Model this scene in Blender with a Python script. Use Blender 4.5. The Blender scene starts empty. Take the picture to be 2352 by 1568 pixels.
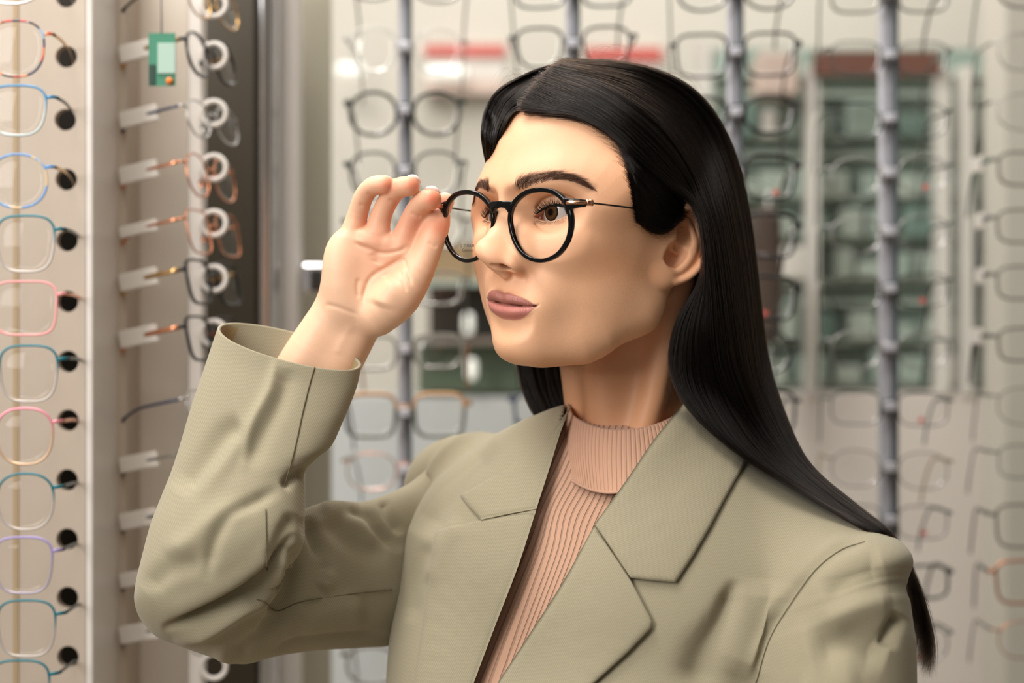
import bpy, bmesh, math, random
import numpy as np
from mathutils import Vector, Matrix, Euler
RNG = np.random.default_rng(7)
SC = bpy.context.scene
COL = SC.collection
CAM_H = 1.46
FPX = 4247.0

# ---------------------------------------------------------------- camera, world, light, exposure
cam = bpy.data.cameras.new('camera'); camo = bpy.data.objects.new('camera', cam); COL.objects.link(camo)
camo.location = (0, 0, CAM_H); camo.rotation_euler = (math.radians(90), 0, 0)
cam.sensor_width = 36; cam.lens = 36 * FPX / 2352; cam.clip_start = 0.05
cam.dof.use_dof = True; cam.dof.focus_distance = 1.345; cam.dof.aperture_fstop = 3.2
SC.camera = camo
w = bpy.data.worlds.new('world'); SC.world = w; w.use_nodes = True
w.node_tree.nodes['Background'].inputs[0].default_value = (1.0, 0.97, 0.93, 1)
w.node_tree.nodes['Background'].inputs[1].default_value = 0.25
SC.view_settings.view_transform = 'Standard'; SC.view_settings.look = 'None'
SC.view_settings.gamma = 1; SC.view_settings.exposure = 0.0
SC.view_settings.use_curve_mapping = False


def area(name, loc, aim, size, power, color=(1, 1, 1), size_y=None):
    l = bpy.data.lights.new(name, 'AREA'); l.energy = power; l.color = color; l.size = size
    if size_y: l.shape = 'RECTANGLE'; l.size_y = size_y
    o = bpy.data.objects.new(name, l); COL.objects.link(o); o.location = loc
    o.rotation_euler = (Vector(aim) - Vector(loc)).to_track_quat('-Z', 'Y').to_euler()
    return o


area('shop_window_light', (-1.45, -0.45, 2.3), (0.05, 1.4, 1.5), 0.9, 50, (1.0, 0.965, 0.925), 1.5)
area('door_fill_light', (-0.7, 1.65, 2.9), (-0.48, 2.1, 1.4), 0.5, 13, (1.0, 0.95, 0.9))  # added fill, not a known lamp; brightens the door stile and chrome tube
area('rack_fill_light', (-0.5, 1.15, 2.9), (-0.33, 2.0, 1.4), 0.5, 15, (1.0, 0.95, 0.9))  # added fill for the rack, stile and a streak in the chrome
area('ceiling_panel_light', (0.3, 3.0, 3.1), (0.2, 3.1, 1.3), 1.6, 39, (1.0, 0.96, 0.92), 1.0)
area('ceiling_front_light', (-0.3, 0.7, 3.0), (-0.2, 1.7, 1.2), 1.4, 20, (1.0, 0.93, 0.85))


# ---------------------------------------------------------------- helpers
def wpx(x, y, d):
    """world point seen at photo pixel (x, y) at distance d along the view axis (world Y)"""
    return np.array([(x - 1176.0) / FPX * d, d, CAM_H + (784.0 - y) / FPX * d])


def wpxs(a):
    a = np.asarray(a, float)
    return np.stack([(a[:, 0] - 1176.0) / FPX * a[:, 2], a[:, 2], CAM_H + (784.0 - a[:, 1]) / FPX * a[:, 2]], 1)


def to_px(W):
    return np.stack([1176 + FPX * W[:, 0] / W[:, 1], 784 - FPX * (W[:, 2] - CAM_H) / W[:, 1], W[:, 1]], 1)


def mesh_np(name, V, Fq, smooth=True):
    me = bpy.data.meshes.new(name)
    V = np.asarray(V, np.float32); Fq = np.asarray(Fq, np.int32)
    n = Fq.shape[1]
    me.vertices.add(len(V)); me.vertices.foreach_set('co', V.ravel())
    me.loops.add(Fq.size); me.loops.foreach_set('vertex_index', Fq.ravel())
    me.polygons.add(len(Fq)); me.polygons.foreach_set('loop_start', np.arange(0, Fq.size, n, dtype=np.int32))
    me.polygons.foreach_set('use_smooth', np.full(len(Fq), smooth))
    me.update(calc_edges=True); me.validate()
    return me


def obj(name, me, mat=None, parent=None, **props):
    o = bpy.data.objects.new(name, me); COL.objects.link(o)
    if mat is not None and me is not None: me.materials.append(mat)
    if parent is not None: o.parent = parent
    for k, v in props.items(): o[k] = v
    return o


def empty(name, loc, label, category, group=None):
    o = bpy.data.objects.new(name, None); COL.objects.link(o); o.location = loc
    o.empty_display_size = 0.02
    o['label'] = label; o['category'] = category
    if group: o['group'] = group
    return o


def tag(o, label, category=None, group=None):
    o['label'] = label
    if category: o['category'] = category
    if group: o['group'] = group
    return o


def attr_col(me, name, C):
    a = me.color_attributes.new(name, 'FLOAT_COLOR', 'POINT')
    c = np.ones((len(me.vertices), 4), np.float32); c[:, :3] = C
    a.data.foreach_set('color', c.ravel())


def catmull(P, n):
    P = np.asarray(P, float); m = len(P)
    Q = np.vstack([2 * P[0] - P[1], P, 2 * P[-1] - P[-2]])
    t = np.linspace(0, m - 1 - 1e-9, n); i = t.astype(int); f = (t - i)[:, None]
    a, b, c, d = Q[i], Q[i + 1], Q[i + 2], Q[i + 3]
    return 0.5 * (2 * b + (c - a) * f + (2 * a - 5 * b + 4 * c - d) * f ** 2 + (3 * b - a - 3 * c + d) * f ** 3)


# materials -----------------------------------------------------
def srgb(h):
    h = h.lstrip('#'); c = [int(h[i:i + 2], 16) / 255 for i in (0, 2, 4)]
    return tuple(x / 12.92 if x <= .04045 else ((x + .055) / 1.055) ** 2.4 for x in c)


def mat(name, col, rough=0.5, metal=0.0, spec=0.5, **kw):
    m = bpy.data.materials.new(name); m.use_nodes = True
    b = m.node_tree.nodes['Principled BSDF']
    c = srgb(col) if isinstance(col, str) else col
    b.inputs['Base Color'].default_value = (*c, 1); b.inputs['Roughness'].default_value = rough
    b.inputs['Metallic'].default_value = metal; b.inputs['Specular IOR Level'].default_value = spec
    for k, v in kw.items(): b.inputs[k.replace('_', ' ')].default_value = v
    return m


def nd(m, t, **kw):
    n = m.node_tree.nodes.new(t)
    for k, v in kw.items(): setattr(n, k, v)
    return n


def lk(m, a, b): m.node_tree.links.new(a, b)


def add_noise_bump(m, scale=200, strength=0.2, dist=0.001, detail=3, coord='Object'):
    b = m.node_tree.nodes['Principled BSDF']
    tc = nd(m, 'ShaderNodeTexCoord'); n = nd(m, 'ShaderNodeTexNoise'); bp = nd(m, 'ShaderNodeBump')
    n.inputs['Scale'].default_value = scale; n.inputs['Detail'].default_value = detail
    bp.inputs['Strength'].default_value = strength; bp.inputs['Distance'].default_value = dist
    lk(m, tc.outputs[coord], n.inputs['Vector']); lk(m, n.outputs['Fac'], bp.inputs['Height'])
    lk(m, bp.outputs['Normal'], b.inputs['Normal'])
    return m


def clear_mat(m, ior=1.45, tint=(1, 1, 1), gloss_rough=0.0):
    m.use_nodes = True; nt = m.node_tree; nt.nodes.clear()
    o = nt.nodes.new('ShaderNodeOutputMaterial'); t = nt.nodes.new('ShaderNodeBsdfTransparent'); g = nt.nodes.new('ShaderNodeBsdfGlossy')
    f = nt.nodes.new('ShaderNodeFresnel'); gm = nt.nodes.new('ShaderNodeNewGeometry'); iv = nt.nodes.new('ShaderNodeMath'); iv.operation = 'MULTIPLY_ADD'; iv.inputs[1].default_value = -1; iv.inputs[2].default_value = 1; ml = nt.nodes.new('ShaderNodeMath'); ml.operation = 'MULTIPLY'; x = nt.nodes.new('ShaderNodeMixShader')
    f.inputs[0].default_value = ior; g.inputs['Roughness'].default_value = gloss_rough; t.inputs[0].default_value = (*tint, 1)
    nt.links.new(gm.outputs['Backfacing'], iv.inputs[0]); nt.links.new(iv.outputs[0], ml.inputs[0]); nt.links.new(f.outputs[0], ml.inputs[1]); nt.links.new(ml.outputs[0], x.inputs[0]); nt.links.new(t.outputs[0], x.inputs[1]); nt.links.new(g.outputs[0], x.inputs[2]); nt.links.new(x.outputs[0], o.inputs[0])
    return m


# ---------------------------------------------------------------- signed distance modelling
def smin(a, b, k):
    h = np.maximum(k - np.abs(a - b), 0) / k
    return np.minimum(a, b) - h * h * k * 0.25


def smax(a, b, k): return -smin(-a, -b, k)


def v3(*a): return np.array(a, np.float32)


class Ell:
    def __init__(s, c, r, rot=None):
        s.c = v3(*c); s.r = v3(*r); s.R = None if rot is None else np.array(Euler([math.radians(x) for x in rot]).to_matrix(), np.float32)
        m = max(r); s.lo = s.c - m; s.hi = s.c + m

    def __call__(s, P):
        q = P - s.c
        if s.R is not None: q = q @ s.R
        a = q / s.r; k0 = np.sqrt((a * a).sum(1)); b = a / s.r; k1 = np.sqrt((b * b).sum(1)) + 1e-9
        return k0 * (k0 - 1) / k1


class Tube:
    def __init__(s, pts, rad, n=None):
        Q = np.column_stack([np.asarray(pts, float), np.asarray(rad, float)])
        if n: Q = catmull(Q, n)
        s.Q = Q.astype(np.float32); m = Q[:, 3].max()
        s.lo = Q[:, :3].min(0) - m; s.hi = Q[:, :3].max(0) + m

    def __call__(s, P):
        d = None
        for a, b in zip(s.Q[:-1], s.Q[1:]):
            ba = b[:3] - a[:3]; pa = P - a[:3]
            t = np.clip(pa @ ba / (ba @ ba + 1e-9), 0, 1)
            e = pa - t[:, None] * ba
            x = np.sqrt((e * e).sum(1)) - (a[3] + t * (b[3] - a[3]))
            d = x if d is None else np.minimum(d, x)
        return d


class SDF:
    """sequence of smooth unions (u), smooth cuts (c) and smooth intersections; sym mirrors x"""

    def __init__(s): s.ops = []

    def add(s, op, shape, k, sym=False, pad=None):
        s.ops.append((op, shape, k, sym, pad)); return s

    def __call__(s, P):
        P = P.astype(np.float32); A = P.copy(); A[:, 0] = np.abs(A[:, 0])
        d = np.full(len(P), 1e3, np.float32)
        for op, f, k, sym, pad in s.ops:
            X = A if sym else P
            g = k + 6 if pad is None else pad
            if len(s.ops) > 1 and hasattr(f, 'lo') and pad != 0:
                m = np.all((X > f.lo - g) & (X < f.hi + g), 1)
                idx = np.nonzero(m)[0]
                if len(idx) == 0: continue
                if pad is not None and op == 'u': pass
                v = f(X[idx]); dd = d[idx]
            else: idx = slice(None); v = f(X); dd = d
            d[idx] = smin(dd, v, k) if op == 'u' else smax(dd, -v, k)
        return d


def surface_nets(f, lo, hi, h, blk=5, slack=6.0, project=2):
    """sparse dual mesh of f=0; returns verts, quads"""
    lo = np.asarray(lo, float); hi = np.asarray(hi, float)
    B = h * blk * 4
    n = np.ceil((hi - lo) / B).astype(int) + 1
    g = np.stack(np.meshgrid(*[np.arange(k) for k in n], indexing='ij'), -1).reshape(-1, 3)
    d = f(lo + (g + 0.5) * B); g = g[np.abs(d) < B * 0.87 + slack]
    g = (g[:, None] * 4 + np.stack(np.meshgrid(*[np.arange(4)] * 3, indexing='ij'), -1).reshape(-1, 3)).reshape(-1, 3)
    b = h * blk
    d = f(lo + (g + 0.5) * b); g = g[np.abs(d) < b * 0.87 + slack * 0.35]
    N = blk + 1
    loc = np.stack(np.meshgrid(*[np.arange(N)] * 3, indexing='ij'), -1).reshape(-1, 3)
    G = (g[:, None] * blk + loc[None])
    D = np.concatenate([f(lo + G[i:i + 4000].reshape(-1, 3) * h) for i in range(0, len(G), 4000)]).reshape(-1, N, N, N)
    S = D < 0
    K = 1 << 20
    key = lambda a: (a[..., 0].astype(np.int64) * K + a[..., 1]) * K + a[..., 2]
    c = [S[:, i:i + blk, j:j + blk, k:k + blk] for i in (0, 1) for j in (0, 1) for k in (0, 1)]
    tot = sum(x.astype(np.int8) for x in c); act = (tot > 0) & (tot < 8)
    bi, ci, cj, ck = np.nonzero(act)
    acc = np.zeros((len(bi), 3)); cnt = np.zeros(len(bi))
    for ax in range(3):
        for u in (0, 1):
            for v in (0, 1):
                o = [0, 0, 0]; o[(ax + 1) % 3] = u; o[(ax + 2) % 3] = v
                p = list(o); p[ax] = 1
                a = D[bi, ci + o[0], cj + o[1], ck + o[2]]; e = D[bi, ci + p[0], cj + p[1], ck + p[2]]
                m = (a < 0) != (e < 0); t = np.where(m, a / np.where(m, a - e, 1), 0)
                pt = np.tile(np.array(o, float), (len(bi), 1)); pt[:, ax] += t
                acc += pt * m[:, None]; cnt += m
    cell = g[bi] * blk + np.stack([ci, cj, ck], 1)
    V = lo + (cell + acc / cnt[:, None]) * h
    ks = key(cell); order = np.argsort(ks); ks = ks[order]; V = V[order]
    Q = []
    for ax in range(3):
        sl = [slice(0, blk)] * 3; s2 = list(sl); s2[ax] = slice(1, blk + 1)
        a = S[(slice(None), *sl)]; e = S[(slice(None), *s2)]
        ei = np.nonzero(a != e); P0 = g[ei[0]] * blk + np.stack(ei[1:], 1)
        flip = a[ei]
        x1 = np.zeros(3, int); x1[(ax + 1) % 3] = 1; x2 = np.zeros(3, int); x2[(ax + 2) % 3] = 1
        q = np.stack([P0 - x1 - x2, P0 - x2, P0, P0 - x1], 1)
        kk = key(q); ix = np.searchsorted(ks, kk); ix = np.clip(ix, 0, len(ks) - 1)
        ok = np.all(ks[ix] == kk, 1)
        ix = ix[ok]; fl = flip[ok]
        ix[~fl] = ix[~fl][:, ::-1]
        Q.append(ix)
    Q = np.concatenate(Q)
    for _ in range(project):
        e = h * 0.5
        d0 = f(V); G = np.stack([f(V + e * np.eye(3)[i]) - f(V - e * np.eye(3)[i]) for i in range(3)], 1) / (2 * e)
        g2 = (G * G).sum(1)
        step = -G * (d0 / np.maximum(g2, 0.25))[:, None]
        l = np.sqrt((step ** 2).sum(1)); step *= np.minimum(1, h * 0.6 / np.maximum(l, 1e-9))[:, None]
        V = V + step
    return V, Q


def laplace(V, Q, it=2, lam=0.5):
    n = len(V)
    e = np.concatenate([Q[:, [0, 1]], Q[:, [1, 2]], Q[:, [2, 3]], Q[:, [3, 0]]])
    e = np.concatenate([e, e[:, ::-1]])
    cnt = np.bincount(e[:, 0], minlength=n)[:, None]
    V = V.astype(float).copy()
    for _ in range(it):
        A = np.stack([np.bincount(e[:, 0], V[e[:, 1], k], minlength=n) for k in range(3)], 1) / np.maximum(cnt, 1)
        V += lam * (A - V)
    return V


class RBF:
    """smooth displacement through given points"""

    def __init__(s, P, D, sigma, reg=1e-3):
        s.P = np.asarray(P, float); s.s = sigma
        K = s.k(s.P)
        s.W = np.linalg.solve(K + reg * np.eye(len(s.P)), np.asarray(D, float))

    def k(s, X):
        d2 = ((X[:, None] - s.P[None]) ** 2).sum(-1)
        return np.exp(-d2 / (2 * s.s ** 2)) * 0.7 + np.exp(-d2 / (2 * (s.s * 3) ** 2)) * 0.3

    def __call__(s, X):
        return np.concatenate([s.k(X[i:i + 50000]) @ s.W for i in range(0, len(X), 50000)])
# ---------------------------------------------------------------- the shop: shell, cabinets and racks
def box(name, lo, hi, m, parent=None, bev=0.0, **kw):
    """box between world corners lo and hi, bevelled"""
    bm = bmesh.new(); lo = Vector(lo); hi = Vector(hi)
    bmesh.ops.create_cube(bm, size=1); c = (lo + hi) / 2; s = hi - lo
    for v in bm.verts: v.co = Vector((c.x + v.co.x * s.x, c.y + v.co.y * s.y, c.z + v.co.z * s.z))
    if bev: bmesh.ops.bevel(bm, geom=bm.edges[:], offset=min(bev, min(s) * .45), segments=2, affect='EDGES', profile=.5)
    me = bpy.data.meshes.new(name); bm.to_mesh(me); bm.free()
    o = obj(name, me, m, parent, **kw)
    if parent is not None and parent.type == 'EMPTY': o.matrix_parent_inverse = Matrix.Translation(parent.location).inverted()
    return o


def bx_px(name, x0, y0, x1, y1, d0, d1, m, parent=None, bev=0.0, **kw):
    """box whose front face at distance d0 spans the given photo pixels"""
    a = wpx(x0, y1, d0); b = wpx(x1, y0, d0)
    return box(name, (a[0], d0, a[2]), (b[0], d1, b[2]), m, parent, bev, **kw)


M_CREAM = add_noise_bump(mat('cream_laminate', '#B8AA9A', 0.45), 40, .05)
M_WALL = mat('warm_wall', '#C6BFB4', 0.8); M_WHITE = mat('white_plastic', '#DCD6CF', 0.3); M_DARK = mat('dark_cavity', '#2A241B', 0.7)
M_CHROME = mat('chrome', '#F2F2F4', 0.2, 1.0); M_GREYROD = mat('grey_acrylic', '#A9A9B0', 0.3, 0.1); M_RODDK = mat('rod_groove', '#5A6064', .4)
M_GLASSP = clear_mat(bpy.data.materials.new('glass_panel'), 1.35, (.97, .985, .98))
M_GREEN = mat('grey_green_glass', '#92A096', 0.3); M_GREEN2 = mat('pale_green', '#A5AFA4', .35); M_RED = mat('poster_red', '#C25850', .5); M_PINKW = mat('rosy_counter', '#C7B0A4', .5)
M_BROWN = mat('brown_board', '#6B4335', .6); M_FLOOR = mat('floor_tile', '#9A8C7A', .4); M_PAPER = mat('paper_white', '#D8D2CA', .7)
M_ORANGE = mat('orange', '#E77B2E', .5); M_CARDG = mat('card_green', '#2F7A5E', .5); M_CARDL = mat('card_light', '#9DB8AA', .5); M_INKD = mat('ink_dark', '#14332C', .6)
M_LAMP = bpy.data.materials.new('lamp_glow'); M_LAMP.use_nodes = True
_b = M_LAMP.node_tree.nodes['Principled BSDF']; _b.inputs['Emission Color'].default_value = (1, .93, .75, 1); _b.inputs['Emission Strength'].default_value = .5


def st(o): o['kind'] = 'structure'; return o


st(box('floor', (-4, -1, -.05), (5, 4.6, 0), M_FLOOR))
st(box('wall_back', (-4, 3.42, 0), (5, 3.5, 3.4), M_WALL))
st(box('wall_right', (4.2, -2.6, 0), (4.3, 3.42, 3.4), M_WALL))
st(box('wall_front_added', (-.4, -2.7, 0), (4.2, -2.6, 3.4), mat('taupe_wall', '#857A6D', .8)))  # unseen wall, added to cut the fill and give reflections
st(box('wall_left', (-2.9, 1.2, 0), (-2.8, 3.42, 3.4), M_WALL))
# pale cabinet face on the right and the white lower counter seen through the display
st(bx_px('trim_1', 2312, -60, 2700, 1800, 2.62, 2.75, M_WALL))
# far shelving with grey green glass
cab = empty('glass_cabinet', tuple(wpx(1950, 900, 2.9)), 'grey green glass shelving cabinet behind the hanging glasses at right', 'cabinet')
bx_px('back_panel', 1640, 112, 2308, 902, 2.99, 3.13, M_GREEN, cab)
bx_px('base', 1640, 902, 2308, 2000, 2.85, 3.13, mat('rosy_white', '#DDD2CB', .6), cab)
for i, x in enumerate((1618, 1868, 2168, 2222)): bx_px('upright', x - 13, 150 if i else 100, x + 14, 905, 2.84, 2.88, M_WHITE, cab)
for y in (165, 210, 312, 350, 455, 545, 640, 690, 780, 880): bx_px('shelf', 1640, y, 2308, y + 12, 2.955, 2.99, M_GREEN2, cab)
M_TEALC = mat('dusty_teal', '#6E857B', .4)
box_r = np.random.default_rng(5)
r_i = -1; OW = ['first', 'second', 'third', 'fourth', 'fifth', 'sixth', 'seventh', 'eighth', 'ninth', 'tenth', 'eleventh', 'twelfth']
CN = {'grey_green_glass': 'grey green', 'pale_green': 'pale green', 'dusty_teal': 'dusty teal', 'paper_white': 'white', }
for y0, y1 in ((220, 312), (362, 455), (467, 545), (557, 640), (700, 780), (792, 880)):
    x = 1660; k = 0; r_i += 1
    while x < 2290:
        w_ = box_r.uniform(30, 90); h = (y1 - y0) * box_r.uniform(.45, .95); c = [M_GREEN, M_GREEN2, M_TEALC, M_PAPER, M_GREEN2, M_GREEN][box_r.integers(6)]
        o = bx_px('eyewear_case', x, y1 - h, x + w_, y1, 2.93, 2.985, c, None, .004)
        tag(o, '%s case on the %s cabinet shelf, %s from the left' % (CN[c.name], OW[r_i], OW[k]), 'case', 'cases on the glass cabinet shelves'); k += 1; x += w_ + box_r.uniform(4, 40)
o = bx_px('sign_board', 1870, 118, 2160, 172, 2.82, 2.84, M_BROWN); tag(o, 'dark red brown header board on top of the glass cabinet', 'sign')
o = bx_px('storage_box', 1745, 118, 1835, 215, 2.8, 2.9, M_PINKW, None, .004); tag(o, 'rose coloured box left of the cabinet header', 'box')
# posters with red bands, pale lamps
for i, (a, b, c, d, e) in enumerate(((975, 102, 1160, 215, 128), (1345, 108, 1520, 190, 140))):
    p_ = empty('poster', tuple(wpx((a + c) / 2, d, 3.4)), ('white poster with a thin red band left of the head' if i == 0 else 'white poster with a broad red band above the head'), 'poster')
    bx_px('sheet', a, b, c, d, 3.4, 3.41, M_PAPER, p_); bx_px('red_band', a, b, c, e, 3.39, 3.4, M_RED, p_)
o = bx_px('picture_board', 975, 180, 1160, 214, 3.36, 3.38, M_PINKW); tag(o, 'rosy brown strip board under the white poster', 'board')
for i, (a, b, c, d) in enumerate(((770, 143, 835, 176), (975, 148, 1070, 182), (1700, 200, 1790, 216))):
    o = bx_px('wall_lamp', a, b, c, d, 3.3, 3.33, M_LAMP, None, .01); tag(o, ('small glowing lamp at the left, above the round frames', 'glowing lamp in front of the white poster', 'thin glowing lamp between the third row of frames')[i], 'lamp')
# dark appliance and green plant like bags under the hand
cb = empty('counter', tuple(wpx(1150, 930, 3.0)), 'dark glass counter with a green front below the hand', 'counter')
bx_px('dark_niche', 985, 655, 1320, 775, 3.0, 3.2, M_DARK, cb); bx_px('glass_top', 960, 640, 1330, 655, 2.9, 3.2, M_GREEN2, cb); bx_px('green_front', 960, 790, 1585, 900, 2.95, 3.2, mat('moss', '#4C5844', .6), cb)
bx_px('white_base', 700, 912, 1585, 2000, 2.9, 3.2, mat('cool_white', '#B9BAB9', .5), cb); bx_px('chrome_rail', 960, 775, 1330, 790, 2.9, 2.95, M_CHROME, cb)
for i, (x, y) in enumerate(((1075, 750), (1083, 855))):
    o = bx_px('wall_lamp', x - 12, y - 32, x + 12, y + 18, 2.86, 2.88, M_LAMP, None, .01); tag(o, ('small warm light left of the chin', 'small warm light under the first, left of the chin')[i], 'lamp')
o = bx_px('wood_shelf', 960, 560, 1180, 652, 3.0, 3.2, mat('oak', '#8B7150', .6)); tag(o, 'brown wooden shelf box behind the thumb', 'shelf')
ct = empty('silhouette_stand', tuple(wpx(1768, 1400, 2.68)), 'dark coat in place of a reflection, on an added pole behind the frames right of the hair', 'coat stand')  # solid stand-in for a person's dark reflection, pole added to carry it
bx_px('silhouette', 1735, 470, 1800, 790, 2.6, 2.75, mat('silhouette_dark', '#4A3B33', .9), ct, .03); bx_px('pole', 1763, 440, 1771, 2900, 2.67, 2.69, M_CHROME, ct, .002)

# ---- left rack
rk = empty('display_rack', tuple(wpx(100, 1700, 1.6)), 'cream eyewear rack with round temple holes at the left edge', 'rack')
HOLES = [(152, 130), (150, 275), (152, 412), (154, 552), (155, 692), (156, 830), (156, 965), (154, 1102), (154, 1238), (155, 1372), (156, 1508)]
RD = 1.59


def panel_with_holes(name, x0, x1, y0, y1, d, holes, rpx, m, parent, thick=.012, sx=1.0):
    """flat board with real round holes, made of a grid of quads around each hole"""
    V = []; F = []
    ys = sorted(holes, key=lambda p: p[1]); n = 28
    def vert(x, y, dd): V.append(tuple(wpx(x, y, d) + np.array([0, dd, 0]))); return len(V) - 1
    bounds = [y0] + [(a[1] + b[1]) / 2 for a, b in zip(ys[:-1], ys[1:])] + [y1]
    for (hx, hy), b0, b1 in zip(ys, bounds[:-1], bounds[1:]):
        ring = []; outer = []; back = []
        for q in range(n):
            a = 2 * math.pi * q / n; cx, cy = math.cos(a), math.sin(a)
            ring.append(vert(hx + rpx * cx * sx, hy + rpx * cy, 0)); back.append(vert(hx + rpx * cx * sx, hy + rpx * cy, thick))
            tx = ((x1 - hx) if cx > 0 else (hx - x0)) / max(abs(cx), 1e-6); ty = ((b1 - hy) if cy > 0 else (hy - b0)) / max(abs(cy), 1e-6); t = min(tx, ty)
            outer.append(vert(hx + cx * t, hy + cy * t, 0))
        corners = {}
        for q in range(n):
            r = (q + 1) % n; F.append((ring[q], ring[r], outer[r], outer[q])); F.append((ring[q], back[q], back[r], ring[r]))
            p, s = V[outer[q]], V[outer[r]]
            if abs(p[0] - s[0]) > 1e-6 and abs(p[2] - s[2]) > 1e-6:
                cxp = x1 if math.cos(2 * math.pi * (q + .5) / n) > 0 else x0; cyp = b1 if math.sin(2 * math.pi * (q + .5) / n) > 0 else b0
                c = vert(cxp, cyp, 0); F.append((outer[q], outer[r], c))
    me = bpy.data.meshes.new(name); me.from_pydata(V, [], F); me.update()
    bmm = bmesh.new(); bmm.from_mesh(me); bmesh.ops.remove_doubles(bmm, verts=bmm.verts, dist=1e-6); bmesh.ops.recalc_face_normals(bmm, faces=bmm.faces); bmm.to_mesh(me); bmm.free()
    return obj(name, me, m, parent)


def pl(o, p):
    o.matrix_parent_inverse = Matrix.Translation(p.location).inverted(); return o


pl(panel_with_holes('panel', -160, 196, -160, 1760, RD, [(HOLES[0][0], -8)] + HOLES, 25, M_CREAM, rk), rk)
bx_px('cavity', -160, -160, 196, 1760, RD + .09, RD + .1, M_DARK, rk)
bx_px('groove_strip', 30, -160, 42, 1760, RD - .0012, RD, mat('seam_tan', '#A8916F', .5), rk)
bx_px('edge_lip', 196, -160, 214, 1760, RD - .006, RD + .10, M_WHITE, rk, .002)
bx_px('dark_gap', 214, -160, 222, 1760, RD + .03, RD + .10, M_DARK, rk)
rk2 = empty('display_rack', tuple(wpx(350, 1700, 1.75)), 'narrow cream rack side with white ring clips beside the chrome tube', 'rack')
bx_px('side_strip', 222, -160, 290, 1760, 1.678, 1.74, M_CREAM, rk2, .002)
bx_px('dark_gap', 290, -160, 298, 1760, 1.74, 1.77, M_DARK, rk2)
bx_px('panel', 298, -160, 432, 1760, 1.74, 1.80, mat('pale_laminate', '#D3C9BC', .4), rk2)
bx_px('ring_strip', 432, -160, 466, 1760, 1.712, 1.735, M_WHITE, rk2, .003)
for i, (x, y) in enumerate([(252, v) for v in (20, 145, 290, 430, 560, 692, 826, 958, 1088, 1214, 1348, 1478)]):
    a = wpx(x, y, 1.6765); m_ = bpy.data.meshes.new('slot'); n = 20
    V = [(a[0] + .0028 * math.cos(2 * math.pi * q / n), a[1], a[2] + .0095 * math.sin(2 * math.pi * q / n)) for q in range(n)] + [(a[0] + .0018 * math.cos(2 * math.pi * q / n), a[1] + .0008, a[2] + .0085 * math.sin(2 * math.pi * q / n)) for q in range(n)]
    m_.from_pydata(V, [], [(q, (q + 1) % n, n + (q + 1) % n, n + q) for q in range(n)] + [tuple(range(n, 2 * n))]); pl(obj('slot', m_, M_DARK, rk2), rk2)
# dark slotted column
dc = empty('slotted_column', tuple(wpx(540, 1700, 1.95)), 'dark brown slotted cabinet side between the rack and the chrome tube', 'cabinet')
bx_px('side_panel', 466, -160, 582, 1760, 1.95, 2.05, mat('dark_brown', '#3B3426', .6), dc)
for y in (72, 182, 420, 545, 650, 770, 1500): pl(box('slot', tuple(wpx(512, y + 8, 1.935)), tuple(wpx(582, y - 6, 1.9495)), M_DARK, None), dc).parent = dc
# chrome tube and white frame
def lathe_tube(name, x, r, d, m, parent=None):
    c = wpx(x, 784, d); th = np.linspace(0, 2 * np.pi, 40, endpoint=False)
    V = np.array([(c[0] + r * np.cos(t), d + r * np.sin(t), z) for z in (0.0, 2.6) for t in th]); j = np.arange(40)
    Q = np.stack([j, (j + 1) % 40, (j + 1) % 40 + 40, j + 40], 1)
    return obj(name, mesh_np(name, V, Q), m, parent)


o = lathe_tube('chrome_tube', 607, .0148, 1.98, M_CHROME); tag(o, 'polished chrome upright tube beside the white door frame', 'pole')
fr = empty('display_door', tuple(wpx(660, 1700, 2.05)), 'white framed glass display door with a chrome latch', 'door')
bx_px('frame_stile', 638, -200, 686, 1900, 2.02, 2.06, M_WHITE, fr, .004)
bx_px('glass', 686, -200, 2480, 1900, 2.12, 2.126, M_GLASSP, fr)
bx_px('backing', 690, -200, 760, 1900, 2.14, 2.15, mat('greige', '#B4AA98', .6), fr)
bx_px('latch', 690, 603, 758, 672, 2.0, 2.05, M_CHROME, fr, .004)
bx_px('latch_core', 712, 618, 740, 668, 1.995, 2.0, M_DARK, fr, .002)
# ---------------------------------------------------------------- the woman's head (millimetres, x = her left, y up, z forward)
def rot_ypr(yaw, pitch, roll):
    y, p, r = np.radians([yaw, pitch, roll])
    Rp = np.array([[1, 0, 0], [0, np.cos(p), np.sin(p)], [0, -np.sin(p), np.cos(p)]])
    Ry = np.array([[np.cos(y), 0, -np.sin(y)], [0, 1, 0], [np.sin(y), 0, np.cos(y)]])
    Rr = np.array([[np.cos(r), -np.sin(r), 0], [np.sin(r), np.cos(r), 0], [0, 0, 1]])
    return Rr @ Ry @ Rp


HEAD_R = rot_ypr(41, 9.5, 2.5); HEAD_T = np.array([65.0, 69.0, -1420.0]); HEAD_S = 1.06


def head_to_world(P):
    Q = (P * HEAD_S) @ HEAD_R.T + HEAD_T          # camera frame, mm
    return np.stack([Q[:, 0], -Q[:, 2], Q[:, 1]], 1) / 1000 + np.array([0, 0, CAM_H])


EYE_C = v3(31, 13.5, 64.8)
EYE_R = 13.4


class Almond:                                    # eye opening prism along z
    lo = v3(10, 0, 66); hi = v3(50, 30, 95)

    def __call__(s, P):
        x = P[:, 0]; y = P[:, 1] - 0.07 * (x - 31)
        def arc(cx, y0, hh, wd, up):
            R = (wd * wd + hh * hh) / (2 * hh)
            cy = y0 + hh - R if up else y0 - hh + R
            return np.sqrt((x - cx) ** 2 + (y - cy) ** 2) - R
        a = arc(30.6, 11.6, 6.3, 14.0, True); b = arc(31.2, 11.6, 3.9, 14.0, False)
        d = np.maximum(a, b)
        return smax(d, 69 + np.maximum(0, 21.5 - x) * 1.5 - P[:, 2], 0.5)


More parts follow.
